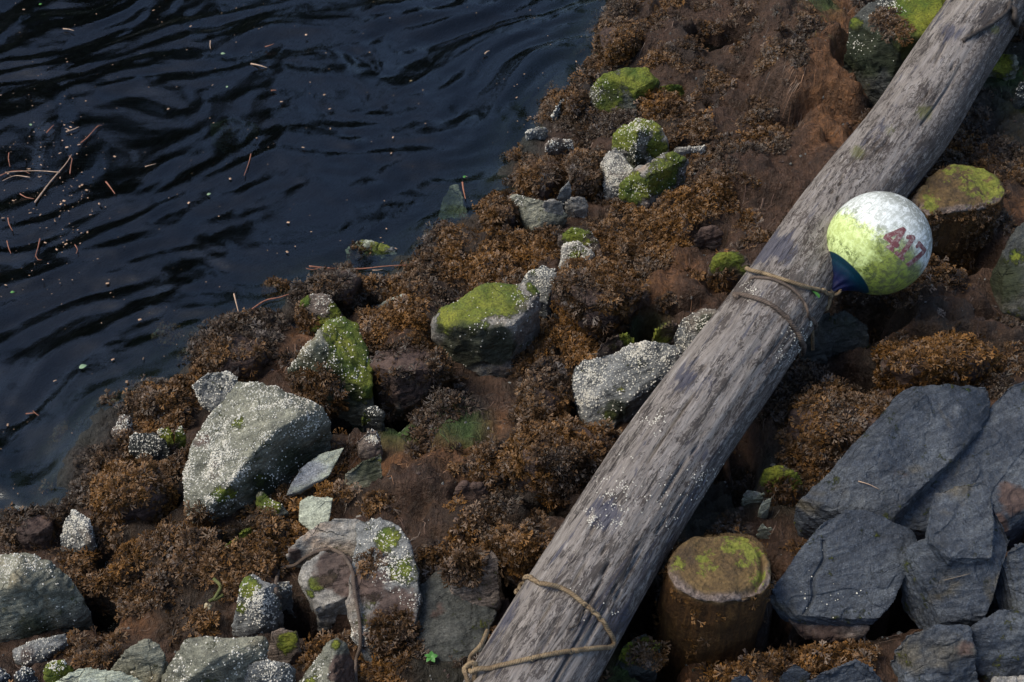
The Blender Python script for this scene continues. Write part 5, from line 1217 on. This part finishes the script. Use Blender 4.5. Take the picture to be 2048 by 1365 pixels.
# a scrap of driftwood
p0 = hit(758, 614, .02); p1 = hit(803, 600, .03)
o = tube('driftwood_scrap', smoothpath([p0, p0.lerp(p1, .4)+Vector((0, 0, .012)), p1], .01), [.012, .02, .022, .02, .018, .014, .012, .010, .008, .006, .006, .005, .005, .004, .004, .004][:len(smoothpath([p0, p0.lerp(p1, .4)+Vector((0, 0, .012)), p1], .01))] if len(smoothpath([p0, p0.lerp(p1, .4)+Vector((0, 0, .012)), p1], .01)) <= 16 else .012, simple('pale_driftwood', (.26, .27, .22), .8, .4, 50), None, 8, .2)
tag(o, 'pale split driftwood scrap in the weed above the brown hump', 'driftwood')
M_LEAF = simple('fresh_leaf', (.07, .22, .04), .45, .2, 30); M_LEAFP = simple('pale_leaf', (.20, .30, .17), .5, .2, 30); 
def leaf(label, c, L, ang, mat, tilt=.3):
    V = []; Fc = []; n = 8
    for i in range(n+1):
        f = i/n; wd = math.sin(math.pi*f**.8)*.33
        for s in (-1, 0, 1): V.append(((f-.5)*L, s*wd*L, (abs(s)*.12*wd + .10*math.sin(f*3))*L))
    for i in range(n): Fc += [(i*3, i*3+3, i*3+4, i*3+1), (i*3+1, i*3+4, i*3+5, i*3+2)]
    o = mesh_np('leaf', V, Fc, mat); o.location = c; o.rotation_euler = (tilt, 0, ang); tag(o, label, 'leaf'); return o
leaf('oval green leaf resting on the log beside the buoy neck', hit(1624, 590, .012), .052, 2.1, M_LEAF, .6)
leaf('bright green leaf on the dark upper shoreline', hit(1201, 112, .02), .05, .4, M_LEAF, .5)
leaf('pale round leaf floating at the lower left', on_water(166, 734), .035, .5, M_LEAFP, .1)
leaf('small pale green leaf adrift in the centre of the water', on_water(418, 389), .022, .5, M_LEAFP, .1)
leaf('pale leaf afloat in the upper middle water', on_water(454, 174), .018, 1.5, M_LEAFP, .1)
leaf('lone green leaf at upper left of the tangle', on_water(61, 250), .02, 2.2, M_LEAFP, .1)
leaf('narrow green leaf near the pale stick upstream', on_water(446, 108), .026, .1, M_LEAFP, .1)
leaf('green leaf speck at the top left corner of the water', on_water(81, 9), .02, .4, M_LEAF, .1)
leaf('green leaf low at the left beneath the brown twigs', on_water(25, 585), .02, .1, M_LEAF, .1)
leaf('small green leaf over the tip of the sunken slab', on_water(929, 354), .02, .9, M_LEAF, .1)
# a five-lobed green seedling at the bottom
base = hit(862, 1322, .012)
for i in range(5):
    a = i/5*6.28+.3
    o = leaf('x', (0, 0, 0), .024, a, M_LEAF, .2)
    if i == 0:
        seed = bpy.data.objects.new('seedling', None); COL.objects.link(seed); seed.location = base; tag(seed, 'tiny bright green seedling in the dark mud near the bottom', 'plant')
    for kx in ('label', 'category'): del o[kx]
    o.parent = seed; o.location = (math.cos(a)*.012, math.sin(a)*.012, .008)
# flecks
nf = 520; uf = rng.uniform(-40, 1180, nf); vf = rng.uniform(-20, 1040, nf)
# denser near the tangle
kk = rng.random(nf) < .35; uf = np.where(kk, rng.normal(110, 60, nf), uf); vf = np.where(kk, rng.normal(380, 110, nf), vf)
Vf, Ff = [], []
for u0, v0 in zip(uf, vf):
    pq = onplane(u0, v0, 0)
    if sdist(pq[None, :2])[0] > -.06: continue
    c = on_water(u0, v0, .008); a = random.uniform(0, 6.28); L = random.choice([.0018, .0025, .003, .004, .007]); wd = L*random.uniform(.3, .8); n0 = len(Vf)
    for (x, y, z) in ((-L, -wd, 0), (L, -wd, 0), (L, wd, 0), (-L, wd, 0), (0, 0, .003)):
        Vf.append((c.x+x*math.cos(a)-y*math.sin(a), c.y+x*math.sin(a)+y*math.cos(a), c.z+z))
    Ff += [(n0, n0+1, n0+4), (n0+1, n0+2, n0+4), (n0+2, n0+3, n0+4), (n0+3, n0, n0+4)]
fo = mesh_np('floating_flecks', Vf, Ff, simple('chaff', (.42, .27, .17), .7, .6, 3), smooth=False)
tag(fo, 'tiny orange and pale flecks of chaff adrift on the water', 'debris', kind='stuff')
# ------------------------------------------------------------------ loose gravel on the bank
nG = 12000; cx = rng.uniform(-2.4, 3.7, nG); cy = rng.uniform(2.4, 8.2, nG); cz, cn = gheight(cx, cy)
P = np.stack([cx, cy, cz], 1); u, v, _ = project(P); Wd = samp(field(lambda c: {'d': 1, 'k': .6, 'm': .5, 's': .3, 'r': .3, 'g': .3}.get(c, 0)), u, v)
k = (cz > .0) & (rng.random(nG) < Wd) ; P = P[k]
ico = bmesh.new(); bmesh.ops.create_icosphere(ico, subdivisions=1, radius=1); iv = np.array([v_.co[:] for v_ in ico.verts]); iff = np.array([[v_.index for v_ in f.verts] for f in ico.faces]); ico.free()
n = len(P); sc = (.0025+.010*rng.random((n, 1, 1))**3)*rng.uniform(.5, 1.1, (n, 1, 3)); Vp = P[:, None]+iv[None]*sc*(1+.25*rng.normal(0, 1, (n, 12, 1))).clip(.6, 1.4)
Fp = (iff[None]+(np.arange(n)*12)[:, None, None]).reshape(-1, 3)
gr = mesh_np('gravel', Vp.reshape(-1, 3), Fp, MR['grey'], smooth=False); set_attr(gr.data, 'mask', np.repeat(np.stack([0*rng.random(n), rng.uniform(.0, .9, n), rng.uniform(0, .5, n)], 1), 12, 0))
tag(gr, 'loose small stones scattered through the mud', 'gravel', kind='stuff')
